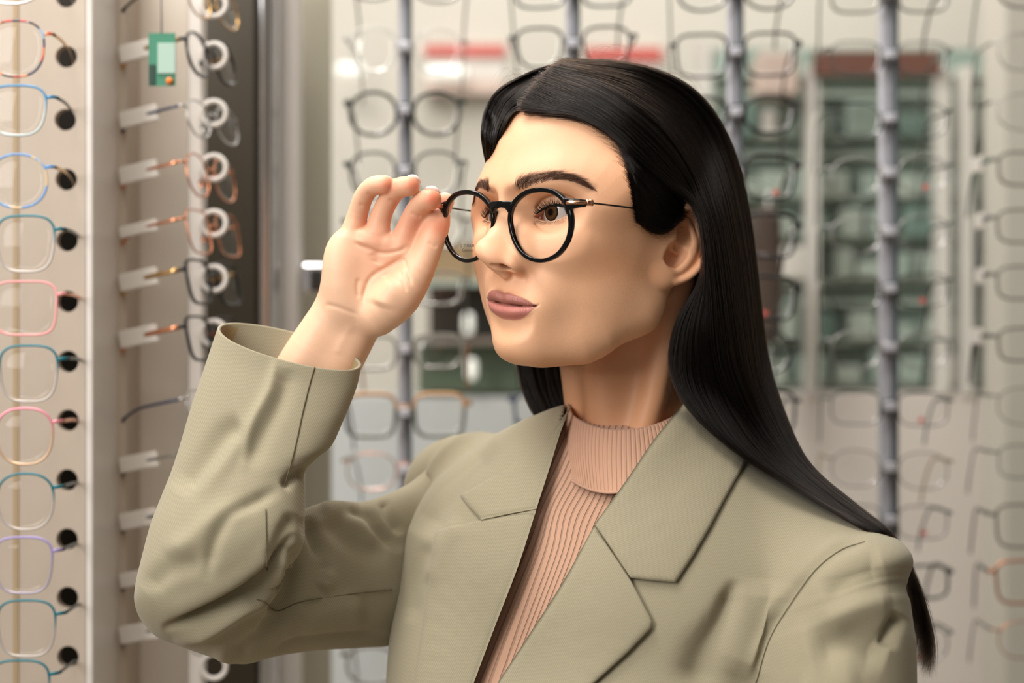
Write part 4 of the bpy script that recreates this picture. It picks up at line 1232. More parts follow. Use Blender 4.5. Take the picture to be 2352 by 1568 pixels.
HNV = strokes(HNV, _q, [
    (Z([(560, 570), (650, 612), (780, 655), (900, 640), (965, 605)]), 4.5, 1.3), (Z([(935, 690), (830, 750), (700, 830), (650, 930), (630, 1030)]), 4.5, 1.5),
    (Z([(600, 840), (590, 920), (600, 1000)]), 5, .8), (Z([(940, 690), (960, 770), (1000, 900)]), 3.5, 1.0), (Z([(910, 780), (935, 880), (960, 950)]), 3.0, .6),
    (Z([(340, 1040), (450, 1065), (600, 1125)]), 5, .6), (Z([(600, 290), (640, 300), (680, 312)]), 4.5, .7), (Z([(820, 255), (860, 270), (910, 292)]), 4.5, .7),
    (Z([(985, 350), (1030, 375), (1070, 392)]), 4.5, .7), (Z([(1120, 570), (1160, 600), (1190, 610)]), 4.5, .5), (Z([(660, 200), (700, 230), (735, 240)]), 4.5, .7),
    (Z([(720, 640), (740, 700), (730, 740)]), 12, 1.2), (Z([(620, 470), (640, 540), (620, 600)]), 14, -1.2), (Z([(800, 500), (810, 560)]), 14, -1.0),
    (Z([(860, 850), (800, 950), (760, 1060)]), 26, -2.5), (Z([(560, 1180), (470, 1330), (440, 1420)]), 9, -.35)])
Pw = to_px(HNV)
c_ = np.tile(np.array(srgb('#E8BC9C')), (len(HNV), 1))
for (x, y, rr, a_) in ((890, 424, 22, .75), (946, 424, 24, .75), (996, 455, 26, .85), (850, 450, 26, .25), (905, 470, 26, .3), (950, 510, 30, .35), (1012, 520, 28, .65), (870, 545, 60, .30), (830, 505, 40, .25), (945, 540, 40, .3), (880, 620, 40, .2)):
    g = a_ * np.exp(-((Pw[:, 0] - x) ** 2 + (Pw[:, 1] - y) ** 2) / (rr * rr)); c_ = c_ * (1 - g[:, None]) + np.array(srgb('#D8704F')) * g[:, None]
BODY_PARTS.append((HNV, _q, np.tile([0, -150., 0], (len(HNV), 1)), c_))
M_NAIL = mat('fingernail', '#EBCFC3', 0.18, spec=0.5)
for (x, y, dz, rx, ry, rz, rot) in ((886, 409, 15, 5.6, 5.0, 2.2, 10), (952, 408, 18, 6.0, 5.2, 2.2, 22), (996, 434, 18, 6.2, 5.4, 2.3, 22), (1027, 450, -11, 5.6, 5.0, 2.0, 30)):
    c = wpx(x, y, HD - dz / 1000); th = np.linspace(0, 2 * np.pi, 20, endpoint=False)
    V = []; a_ = math.radians(-rot)
    for i in range(7):
        p = -np.pi / 2 + np.pi * i / 6
        for t in th:
            q = np.array([np.cos(p) * np.cos(t) * rx, np.cos(p) * np.sin(t) * ry, np.sin(p) * rz - 0.05 * (np.cos(t) * np.cos(p) * rx) ** 2])
            V.append(c + np.array([q[0] * math.cos(a_) - q[2] * math.sin(a_), q[1], q[0] * math.sin(a_) + q[2] * math.cos(a_)]) / 1000)
    i = np.arange(6)[:, None] * 20; j = np.arange(20)[None]
    quads_obj('fingernail', np.array(V), np.stack([i + j, i + (j + 1) % 20, i + 20 + (j + 1) % 20, i + 20 + j], -1).reshape(-1, 4), M_NAIL, PERSON)
# ---------------------------------------------------------------- clothes
def cloth_mat(name, col, rot, scale=900, strength=0.5, rough=0.85):
    m = mat(name, col, rough, spec=0.2)
    b = m.node_tree.nodes['Principled BSDF']
    b.inputs['Sheen Weight'].default_value = 0.15; b.inputs['Sheen Roughness'].default_value = 0.5
    tc = nd(m, 'ShaderNodeTexCoord'); mp = nd(m, 'ShaderNodeMapping'); lk(m, tc.outputs['Object'], mp.inputs[0]); mp.inputs['Rotation'].default_value = rot
    wv = nd(m, 'ShaderNodeTexWave'); wv.inputs['Scale'].default_value = scale / 6.2832 * 1.0; wv.inputs['Distortion'].default_value = 1.5; wv.inputs['Detail'].default_value = 2; wv.inputs['Detail Scale'].default_value = 2
    lk(m, mp.outputs[0], wv.inputs['Vector'])
    n = nd(m, 'ShaderNodeTexNoise'); n.inputs['Scale'].default_value = 1400; n.inputs['Detail'].default_value = 2; lk(m, tc.outputs['Object'], n.inputs['Vector'])
    mr = nd(m, 'ShaderNodeMapRange'); lk(m, wv.outputs['Fac'], mr.inputs[0]); mr.inputs[3].default_value = 0.88; mr.inputs[4].default_value = 1.07
    m2 = nd(m, 'ShaderNodeMapRange'); lk(m, n.outputs['Fac'], m2.inputs[0]); m2.inputs[3].default_value = 0.86; m2.inputs[4].default_value = 1.14
    mu = nd(m, 'ShaderNodeMath', operation='MULTIPLY'); lk(m, mr.outputs[0], mu.inputs[0]); lk(m, m2.outputs[0], mu.inputs[1])
    hs = nd(m, 'ShaderNodeHueSaturation'); hs.inputs['Color'].default_value = b.inputs['Base Color'].default_value; lk(m, mu.outputs[0], hs.inputs['Value']); lk(m, hs.outputs[0], b.inputs['Base Color'])
    bp = nd(m, 'ShaderNodeBump'); bp.inputs['Strength'].default_value = strength; bp.inputs['Distance'].default_value = 0.00025
    lk(m, mu.outputs[0], bp.inputs['Height']); lk(m, bp.outputs[0], b.inputs['Normal'])
    return m


M_TWILL = cloth_mat('sage_twill', '#999179', (0, math.radians(28), 0), 1500, 0.8)
M_TWILL2 = cloth_mat('sage_twill_lapel', '#999179', (0, math.radians(-70), 0), 1600, 0.8)
M_LINING = cloth_mat('sleeve_lining', '#8F7C58', (0, 0, 0), 4200, 0.2)
M_SEAM = mat('seam_thread', '#6A614C', 0.9, spec=0.1)
TO = np.array([100.0, 1420.0, -86.0]); TR = rot_ypr(36, 0, -10.5)       # torso frame: x = her left, y up, z forward


def T2W(P):
    Q = np.asarray(P, float).reshape(-1, 3) @ TR.T
    return np.stack([Q[:, 0] + TO[0], TO[1] - Q[:, 2], Q[:, 1] + TO[2]], 1) / 1000 + np.array([0, 0, CAM_H])


def torso_sdf(grow=0.0):
    S = SDF(); g = grow; A = S.add
    A('u', Ell((0, -205, 0), (158 + g, 215 + g, 98 + g)), 1, pad=0)
    A('u', Ell((0, -420, 0), (150 + g, 260, 100 + g)), 60, pad=0)
    A('u', Tube([(-150, -66, -14), (0, -70, -22), (150, -60, -14)], [38 + g, 24 + g, 38 + g]), 30, pad=0)
    A('u', Ell((0, -110, 30), (120, 80, 62 + g)), 50, pad=0)
    A('u', Ell((68, -245, 62), (66, 80, 52 + g)), 60, pad=0); A('u', Ell((-68, -245, 62), (66, 80, 52 + g)), 60, pad=0)
    return S


BS = torso_sdf(8)
BS.add('u', Tube([(-178, -68, -10), (-100, -66, -16), (0, -58, -24), (100, -50, -16), (184, -60, -10)], [42, 36, 20, 36, 45]), 16, pad=0)
BS.add('u', Tube([(186, -62, -8), (200, -150, -8), (212, -260, 2), (220, -420, 14)], [46, 57, 57, 56], 9), 26, pad=0)
_v, _q = surface_nets(BS, (-290, -640, -170), (330, 80, 200), 2.4, slack=12)
BV = laplace(_v, _q, 2, .5); BQ = _q; BW = T2W(BV)

# silhouettes and landmarks of the blazer in the photograph
CW = [((190, -14, -8), (2022, 1240)), ((232, -50, -8), (2062, 1300)), ((256, -140, 0), (2074, 1425)), ((100, -4, -16), (1830, 1102)), ((-190, -26, -8), (1042, 1005)), ((-218, -60, -8), (992, 1060)), ((-100, -18, -16), (1200, 985)),
      ((-131, -108, 58), (930, 1224)), ((-137, -147, 59), (906, 1335)), ((-132, -178, 76), (898, 1434)), ((-135, -214, 88), (892, 1544)), ((0, -150, 100), None), ((120, -150, 60), None), ((0, -260, 120), None)]
_P = np.array([a for a, b in CW], float); _A = T2W(_P); _U = np.array([b if b else tuple(to_px(_A)[k, :2]) for k, (a, b) in enumerate(CW)], float)
_T = wpxs(np.column_stack([_U, _A[:, 1]]))
BWR = RBF(_P, (_T - _A) * 1000, 90.0, 0.02)
BW = BW + BWR(BV) / 1000
BW = strokes(BW, BQ, [
    ([(1690, 1330), (1660, 1420), (1620, 1500), (1590, 1590)], [14, 26, 40, 46], 9), ([(1760, 1330), (1745, 1450), (1700, 1560)], 50, -6),
    ([(1990, 1245), (1930, 1262), (1870, 1310), (1810, 1390), (1765, 1470), (1735, 1568)], 12, 2.6), ([(1960, 1235), (1900, 1262), (1840, 1315), (1785, 1395), (1740, 1480), (1708, 1568)], 18, -2.4),
    ([(2030, 1300), (1960, 1320), (1890, 1370)], 34, 5), ([(2070, 1410), (2052, 1440), (2040, 1490)], 14, 8), ([(1860, 1500), (1950, 1470), (2040, 1500)], 46, 9), ([(1830, 1580), (1900, 1590), (1980, 1570)], 40, -3),
    ([(2050, 1380), (1970, 1395), (1890, 1440)], 30, -3.5),
    ([(1095, 972), (1040, 1000), (1000, 1035), (975, 1075), (958, 1130)], 8, 4), ([(1085, 985), (1030, 1020), (995, 1060), (975, 1110)], 16, -3),
    ([(1140, 1010), (1060, 1080), (1010, 1150), (960, 1230)], 36, 7), ([(1060, 1190), (1010, 1260), (980, 1340)], 22, -3), ([(990, 1240), (955, 1330), (940, 1430)], 20, 4)])
BZ = PxDepth(BW, BQ, smooth=3)
VPOLY = np.array([(1296, 925), (1284, 985), (1240, 1080), (1208, 1170), (1168, 1300), (1118, 1430), (1062, 1580), (1020, 1700), (1040, 1800), (1100, 1700), (1130, 1600), (1216, 1500), (1304, 1355), (1380, 1220), (1452, 1114), (1512, 1030), (1572, 950), (1500, 900), (1400, 880)], float)


def in_poly(P, poly):
    x, y = P[:, 0], P[:, 1]; c = np.zeros(len(P), bool); j = len(poly) - 1
    for i in range(len(poly)):
        xi, yi = poly[i]; xj, yj = poly[j]
        m = ((yi > y) != (yj > y)) & (x < (xj - xi) * (y - yi) / (yj - yi + 1e-12) + xi); c ^= m; j = i
    return c


def drop_faces(V, Q, kill):
    Q = Q[~kill]; u = np.unique(Q); r = -np.ones(len(V), int); r[u] = np.arange(len(u))
    return V[u], r[Q]


cen = BW[BQ].mean(1); cp = to_px(cen); front = cp[:, 2] < BZ(cp[:, 0], cp[:, 1]) + 0.05
kill = in_poly(cp[:, :2], VPOLY) & front
# neck hole
nh = to_px(H2W([[0, -120, -58]]))[0]
kill |= (np.hypot((cp[:, 0] - 1440) / 1.25, (cp[:, 1] - 965) * 1.0) < 95) & (BV[BQ].mean(1)[:, 1] > -22)
BW2, BQ2 = drop_faces(BW, BQ, kill)
BLZ = obj('blazer', mesh_np('blazer', BW2, BQ2), M_TWILL, PERSON); place(BLZ); BLZ['label'] = 'sage green twill blazer with wide notched lapels'
sol = BLZ.modifiers.new('thickness', 'SOLIDIFY'); sol.thickness = 0.0016; sol.offset = -1

# body front under the blazer (knitted top)
TV, TQ = surface_nets(torso_sdf(-8), (-250, -640, -160), (250, 60, 180), 3.0, slack=12)
TWp = T2W(TV) + BWR(TV) / 1000
M_KNIT = mat('ribbed_knit', '#C49B82', 0.85, spec=0.15)


def knit_nodes(m):
    b = m.node_tree.nodes['Principled BSDF']; b.inputs['Sheen Weight'].default_value = 0.2
    a = nd(m, 'ShaderNodeAttribute', attribute_name='rib'); tc = nd(m, 'ShaderNodeTexCoord')
    s = nd(m, 'ShaderNodeMath', operation='SINE'); mu = nd(m, 'ShaderNodeMath', operation='MULTIPLY'); mu.inputs[1].default_value = 6.28318
    lk(m, a.outputs['Fac'], mu.inputs[0]); lk(m, mu.outputs[0], s.inputs[0])
    mr = nd(m, 'ShaderNodeMapRange'); lk(m, s.outputs[0], mr.inputs[0]); mr.inputs[1].default_value = -1; mr.inputs[2].default_value = -0.45; mr.interpolation_type = 'SMOOTHSTEP'
    n = nd(m, 'ShaderNodeTexNoise'); n.inputs['Scale'].default_value = 1500; lk(m, tc.outputs['Object'], n.inputs['Vector'])
    ad = nd(m, 'ShaderNodeMath', operation='MULTIPLY_ADD'); lk(m, n.outputs['Fac'], ad.inputs[0]); ad.inputs[1].default_value = 0.18; lk(m, mr.outputs[0], ad.inputs[2])
    bp = nd(m, 'ShaderNodeBump'); bp.inputs['Strength'].default_value = 0.9; bp.inputs['Distance'].default_value = 0.0009
    lk(m, ad.outputs[0], bp.inputs['Height']); lk(m, bp.outputs[0], b.inputs['Normal'])
    r = nd(m, 'ShaderNodeMapRange'); lk(m, mr.outputs[0], r.inputs[0]); r.inputs[3].default_value = .72; r.inputs[4].default_value = 1.03
    hs = nd(m, 'ShaderNodeHueSaturation'); hs.inputs['Color'].default_value = b.inputs['Base Color'].default_value; lk(m, r.outputs[0], hs.inputs['Value']); lk(m, hs.outputs[0], b.inputs['Base Color'])


knit_nodes(M_KNIT)
# collar ring of the turtleneck: rings around the neck, ribs as real relief
top = [(1303, 940, 1.432), (1320, 962, 1.408), (1365, 982, 1.388), (1420, 990, 1.380), (1480, 984, 1.384), (1540, 964, 1.398), (1590, 930, 1.43), (1600, 900, 1.46), (1540, 868, 1.485), (1450, 860, 1.495), (1360, 880, 1.485), (1310, 915, 1.46)]
bot = [(1298, 1085, 1.388), (1326, 1110, 1.358), (1368, 1127, 1.349), (1420, 1130, 1.339), (1490, 1110, 1.345), (1560, 1070, 1.368), (1610, 1020, 1.42), (1618, 980, 1.455), (1560, 950, 1.49), (1450, 940, 1.50), (1350, 960, 1.485), (1302, 1025, 1.43)]
n_r = 1188
A3 = wpxs(closed_curve(np.array(top, float), n_r)); B3 = wpxs(closed_curve(np.array(bot, float), n_r))
# real ribs follow arc length
arc = np.cumsum(np.linalg.norm(np.diff(A3, axis=0, append=A3[:1]), axis=1)); nrib = 104; ph = arc / arc[-1] * nrib
ctr_ = (A3.mean(0) + B3.mean(0)) / 2
Vn = []; rib = []; rows = 26
for k in range(rows + 4):
    t = min(max((k - 3) / (rows - 1), 0), 1)
    P = A3 * (1 - t) + B3 * t; out = P - ctr_; out[:, 2] = 0; out /= np.linalg.norm(out, axis=1)[:, None]
    bow = 0.003 * np.sin(np.pi * t)
    h = np.clip((np.sin(ph * 2 * np.pi + 0.15 * np.sin(t * 5)) + 0.8) * 1.3, 0, 1)
    P = P + out * (bow + 0.0008 * h - 0.0006)[:, None]
    if k < 3: P = P - out * (0.0035, 0.0032, 0.0012)[k] + np.array([0, 0, (-.022, -0.0015, 0.0012)[k]])
    Vn.append(P)
Vn = np.vstack(Vn); i = np.arange(rows + 3)[:, None] * n_r; j = np.arange(n_r)[None]
Qn = np.stack([i + j, i + n_r + j, i + n_r + (j + 1) % n_r, i + (j + 1) % n_r], -1).reshape(-1, 4)
TN = obj('turtleneck', mesh_np('turtleneck', TWp, TQ), M_KNIT, PERSON); place(TN); TN['label'] = 'beige ribbed knit turtleneck top'
# ribs of the front run down from the collar and spread
tp = to_px(TWp)
x_ = tp[:, 0] + (tp[:, 1] - 1128) * np.interp(tp[:, 0] + (tp[:, 1] - 1128) * .42, [1200, 1330, 1420, 1560], [.50, .36, .42, .60]) + 14 * np.exp(-((tp[:, 0] - 1300) / 60) ** 2 - ((tp[:, 1] - 1180) / 60) ** 2)
ra = TN.data.attributes.new('rib', 'FLOAT', 'POINT'); ra.data.foreach_set('value', (x_ / 13.5).astype(np.float32))
M_KNIT2 = mat('collar_knit', '#C49B82', 0.85, spec=0.15); add_noise_bump(M_KNIT2, 1500, .3, .0004); M_KNIT2.node_tree.nodes['Principled BSDF'].inputs['Sheen Weight'].default_value = .2
place(obj('collar', mesh_np('collar', Vn, Qn), M_KNIT2, TN))
Pc = wpxs(closed_curve(np.array(bot, float), 80)); V, Q = tube_mesh(np.vstack([Pc, Pc[:1]]), .0011, 8, caps=False); quads_obj('collar_seam', V, Q, M_KNIT2, TN)


# lapels: strips between an inner and an outer outline, lying on the chest with their own thickness
def flap(name, inner, outer, lift_in, lift_out, m, parent, n=60, k=24, th=2.4, label=None, extra=None, depth=None):
    I = catmull(np.array(inner, float), n) if len(inner) > 2 else np.linspace(inner[0], inner[1], n)
    O = outer if len(outer) == n else poly_resample(outer, n)
    t = np.linspace(0, 1, k)[None, :, None]
    P = I[:, None] * (1 - t) + np.asarray(O)[:, None] * t
    z = (depth or BZ)(P[..., 0], P[..., 1])
    z = (z + np.roll(z, 1, 0) * 0 + 0)
    lift = lift_in + (lift_out - lift_in) * t[..., 0] + 1.5 * np.sin(np.pi * t[..., 0])
    if extra is not None: lift = lift + extra(P)
    Zf = z - lift / 1000
    e = np.minimum(np.minimum(np.arange(k)[None], np.arange(k)[::-1][None]), np.minimum(np.arange(n)[:, None], np.arange(n)[::-1][:, None]))
    rnd = np.where(e == 0, th * .5, np.where(e == 1, th * .1, 0)) / 1000
    A = np.dstack([P, Zf + rnd]); B = np.dstack([P, Zf + th / 1000 - rnd * .9])
    V = np.vstack([wpxs(A.reshape(-1, 3)), wpxs(B.reshape(-1, 3))]); N = n * k
    i = np.arange(n - 1)[:, None] * k; j = np.arange(k - 1)[None]
    Q = np.stack([i + j, i + k + j, i + k + j + 1, i + j + 1], -1).reshape(-1, 4)
    ends = []
    for s in (0, n - 1): jj = np.arange(k - 1) + s * k; ends.append(np.stack([jj, jj + 1, jj + 1 + N, jj + N], 1))
    for s in (0, k - 1): jj = np.arange(n - 1) * k + s; ends.append(np.stack([jj, jj + k, jj + k + N, jj + N], 1))
    o = quads_obj(name, V, np.vstack([Q, Q[:, ::-1] + N] + ends), m, parent)
    if label: o['label'] = label
    return o, PxDepth(V[:N], smooth=0) if False else None


def poly_resample(P, n):
    P = np.array(P, float); d = np.concatenate([[0], np.cumsum(np.linalg.norm(np.diff(P, axis=0), axis=1))]); t = np.linspace(0, d[-1], n)
    # keep corners: snap nearest samples to the vertices
    O = np.column_stack([np.interp(t, d, P[:, c]) for c in (0, 1)])
    for p, q in zip(P, d): O[np.argmin(np.abs(t - q))] = p
    return O


def near_lift(P):
    xin = np.interp(P[..., 1], [900, 938, 1012, 1100, 1204, 1340], [1596, 1560, 1500, 1440, 1365, 1290])
    return 17 * np.exp(-(np.maximum(P[..., 1] - 930, 0) / 150) ** 2) * np.exp(-(np.maximum(P[..., 0] - xin, 0) / 95) ** 2)


flap('collar_fall', [(1596, 900), (1560, 938), (1500, 1012), (1440, 1100), (1365, 1204)], [(1660, 960), (1735, 1010), (1708, 1070), (1668, 1140), (1630, 1212), (1590, 1280), (1552, 1337), (1500, 1333), (1449, 1327)], 3, 4.5, M_TWILL2, BLZ, 70, 28, label='near collar half', extra=near_lift)
flap('lapel', [(1365, 1206), (1290, 1340), (1200, 1480), (1110, 1620), (1060, 1720)], [(1447, 1329), (1468, 1368), (1499, 1428), (1496, 1442), (1440, 1500), (1365, 1568), (1290, 1640), (1200, 1730)], 2.5, 5.5, M_TWILL, BLZ, 70, 28, label='near lapel with notch')
flap('collar_fall', [(1316, 925), (1290, 985), (1262, 1075), (1232, 1168)], [(1292, 960), (1262, 1000), (1220, 1034), (1150, 1084), (1056, 1137), (1080, 1168), (1105, 1193)], 3, 4, M_TWILL, BLZ, 60, 20, label='far collar half')
flap('lapel', [(1232, 1170), (1190, 1300), (1140, 1430), (1088, 1568), (1040, 1700)], [(1105, 1195), (1050, 1205), (1003, 1216), (997, 1235), (985, 1330), (968, 1450), (950, 1568), (935, 1700)], 2.5, 4, M_TWILL, BLZ, 60, 24, label='far lapel')


def seam(pts, lift, r=0.00042, m=None, parent=None, depth=None, n=60):
    C = catmull(np.array(pts, float), n)
    if isinstance(depth, np.ndarray): z = np.array([depth[np.hypot(depth[:, 0] - a, depth[:, 1] - b) < 6, 2].min() for a, b in C]) - lift / 1000
    else: z = (depth or BZ)(C[:, 0], C[:, 1]) - lift / 1000
    V, Q = tube_mesh(wpxs(np.column_stack([C, z])), r, 6); return quads_obj('seam', V, Q, m or M_SEAM, parent or BLZ)


seam([(1985, 1243), (1930, 1262), (1870, 1310), (1812, 1390), (1765, 1470), (1735, 1568)], .4, .0005, M_TWILL)
seam([(1365, 1205), (1405, 1262), (1446, 1328)], 5.3, .00035)
seam([(1232, 1169), (1170, 1180), (1105, 1194)], 4.9, .00035)
# ---- right sleeve: rings from the cuff over the elbow to the shoulder
RG = [((500, 752), (830, 838), 34, 1.372, 30), ((484, 800), (822, 880), 30, 1.370, 31), ((464, 860), (806, 925), 26, 1.366, 33), ((440, 930), (790, 962), 20, 1.362, 35), ((412, 1025), (762, 1022), 14, 1.356, 38),
      ((392, 1085), (728, 1052), 10, 1.352, 40), ((370, 1140), (700, 1085), 6, 1.348, 42), ((345, 1205), (700, 1140), 4, 1.342, 44), ((325, 1280), (700, 1190), 0, 1.338, 46), ((311, 1340), (700, 1232), 0, 1.338, 47),
      ((309, 1385), (690, 1268), 0, 1.340, 47), ((325, 1425), (675, 1290), 0, 1.345, 48), ((360, 1462), (668, 1300), 0, 1.352, 48), ((420, 1486), (664, 1300), 0, 1.360, 48), ((490, 1510), (664, 1280), 0, 1.370, 48), ((560, 1525), (668, 1232), 0, 1.384, 48),
      ((630, 1508), (685, 1180), 0, 1.40, 48), ((720, 1494), (742, 1155), 0, 1.42, 48), ((820, 1488), (830, 1152), 0, 1.445, 48), ((900, 1482), (900, 1130), 0, 1.465, 48), ((980, 1460), (955, 1098), 0, 1.49, 48), ((1060, 1420), (1000, 1050), 0, 1.51, 48)]
RGa = np.array([(a[0], a[1], b[0], b[1], c, d, e) for a, b, c, d, e in RG], float)
NR, NS = 240, 220
RR = catmull(RGa, NR); th = np.linspace(0, 2 * np.pi, NS, endpoint=False)
Vs = []
for r_i in RR:
    L_, R_ = r_i[0:2], r_i[2:4]; mid = (L_ + R_) / 2; ax = (R_ - L_) / 2; pn = np.array([-ax[1], ax[0]]); pn /= np.linalg.norm(pn)
    c_t, s_t = np.cos(th), np.sin(th)
    sq = np.abs(s_t) ** 0.85 * np.sign(s_t)
    px = mid[None] + c_t[:, None] * ax[None] + s_t[:, None] * pn[None] * r_i[4]
    D = r_i[5] - sq * r_i[6] / 1000
    Vs.append(wpxs(np.column_stack([px, D])))
Vs = np.vstack(Vs); i = np.arange(NR - 1)[:, None] * NS; j = np.arange(NS)[None]
Qs = np.stack([i + j, i + (j + 1) % NS, i + NS + (j + 1) % NS, i + NS + j], -1).reshape(-1, 4)
Y = lambda L: [(300 + x / 1.849, 720 + y / 1.849) for x, y in L]      # points read from an enlarged view of the sleeve
SFOLD = [
    (Y([(130, 1340), (260, 1290), (420, 1215), (520, 1150), (600, 1070), (700, 930)]), [8, 10, 12, 12, 9, 7], 12), (Y([(180, 1395), (330, 1340), (470, 1250), (540, 1215), (620, 1100), (665, 1000)]), 15, -8),
    (Y([(110, 1290), (280, 1230), (430, 1160), (560, 1060), (650, 920)]), 22, -4.0),
    (Y([(430, 1480), (480, 1420), (560, 1350), (640, 1270), (690, 1110), (690, 980)]), 16, 10), (Y([(610, 1290), (640, 1180), (660, 1060)]), 12, 7), (Y([(350, 1420), (420, 1460), (500, 1400), (590, 1300)]), 16, -5),
    (Y([(320, 1140), (340, 1020), (370, 930), (430, 850), (540, 790), (640, 740)]), 13, 5), (Y([(150, 1030), (260, 960), (350, 880), (500, 800)]), 22, -5), (Y([(60, 1180), (180, 1080), (310, 1060)]), 22, 4),
    (Y([(200, 760), (300, 640), (400, 510), (480, 480)]), 22, 7), (Y([(280, 780), (400, 640), (500, 500), (600, 340), (640, 200)]), 18, -4),
    (Y([(620, 180), (590, 320), (520, 470), (470, 690)]), 9, -2.5), (Y([(660, 230), (640, 350), (560, 520), (500, 650)]), 18, 4),
    (Y([(640, 740), (700, 690), (740, 680)]), 10, 6), (Y([(700, 850), (650, 930), (580, 1060)]), 14, 5),
    (Y([(740, 860), (800, 1010), (830, 1110)]), 12, 7), (Y([(790, 1000), (840, 1120), (800, 1160)]), 14, -5), (Y([(840, 860), (900, 930), (1000, 1000), (1100, 1000)]), 24, 6),
    (Y([(900, 820), (1000, 850), (1060, 920), (1150, 1010)]), 11, 7), (Y([(1070, 790), (1090, 850), (1150, 940)]), 9, 5), (Y([(800, 830), (880, 800), (980, 810)]), 16, -4),
    (Y([(600, 1440), (720, 1390), (900, 1370), (1100, 1360)]), 10, 5), (Y([(700, 1330), (850, 1260), (1000, 1250)]), 30, -5)]
Vs = strokes(Vs, Qs, [(a, np.asarray(b) * 1.15, c * (1.0 if k < 2 else 0.8)) for k, (a, b, c) in enumerate(SFOLD)])
SLV = obj('sleeve', mesh_np('sleeve', Vs, Qs), M_TWILL, BLZ); SLV['label'] = 'right sleeve bent at the elbow with a cuff'
sm = SLV.modifiers.new('thickness', 'SOLIDIFY'); sm.thickness = 0.0022; sm.offset = -1
SZ = to_px(Vs)
seam(Y([(782, 226), (760, 300), (730, 420), (700, 560), (655, 730)]), .05, .00045, None, SLV, SZ)
seam(Y([(574, 830), (577, 960), (580, 1090)]), .05, .00038, None, SLV, SZ)
seam(Y([(535, 1213), (570, 1225), (625, 1262), (720, 1225), (900, 1195), (1110, 1172)]), .05, .00038, None, SLV, SZ)
# turned hem inside the cuff
ring0 = Vs[NS * 1:NS * 2]; ring1 = Vs[NS * 14:NS * 15]; c0 = ring0.mean(0)
inner = [(ring0 - c0) * .955 + c0, (ring0 - c0) * .95 + c0 + (ring1.mean(0) - c0) * .1, (ring1 - ring1.mean(0)) * .955 + ring1.mean(0), (Vs[NS * 40:NS * 41] - Vs[NS * 40:NS * 41].mean(0)) * .95 + Vs[NS * 40:NS * 41].mean(0)]
Vi = np.vstack(inner); i = np.arange(3)[:, None] * NS
Qi = np.stack([i + j, i + NS + j, i + NS + (j + 1) % NS, i + (j + 1) % NS], -1).reshape(-1, 4)
obj('cuff_lining', mesh_np('cuff_lining', Vi, Qi), M_LINING, SLV)
# ---------------------------------------------------------------- the frames on show
SH = {'round': (24, 22, 2.2, .0), 'square': (27, 22, 4.0, .10), 'geo': (25.5, 23, 3.2, .18), 'rect': (26, 17, 3.6, .05), 'cat': (26, 20.5, 3.0, .22), 'oval': (26, 19, 2.4, .05), 'panto': (24.5, 23, 2.5, .12)}


def disp_outline(kind, n=72):
    a, b, p, taper = SH[kind]; t = np.linspace(0, 2 * np.pi, n, endpoint=False); c, s = np.cos(t), np.sin(t)
    x = a * np.sign(c) * np.abs(c) ** (2 / p); y = b * np.sign(s) * np.abs(s) ** (2 / p)
    return np.column_stack([x * (1 - taper * .5 * (1 - y / b)), y])


_FR = {}


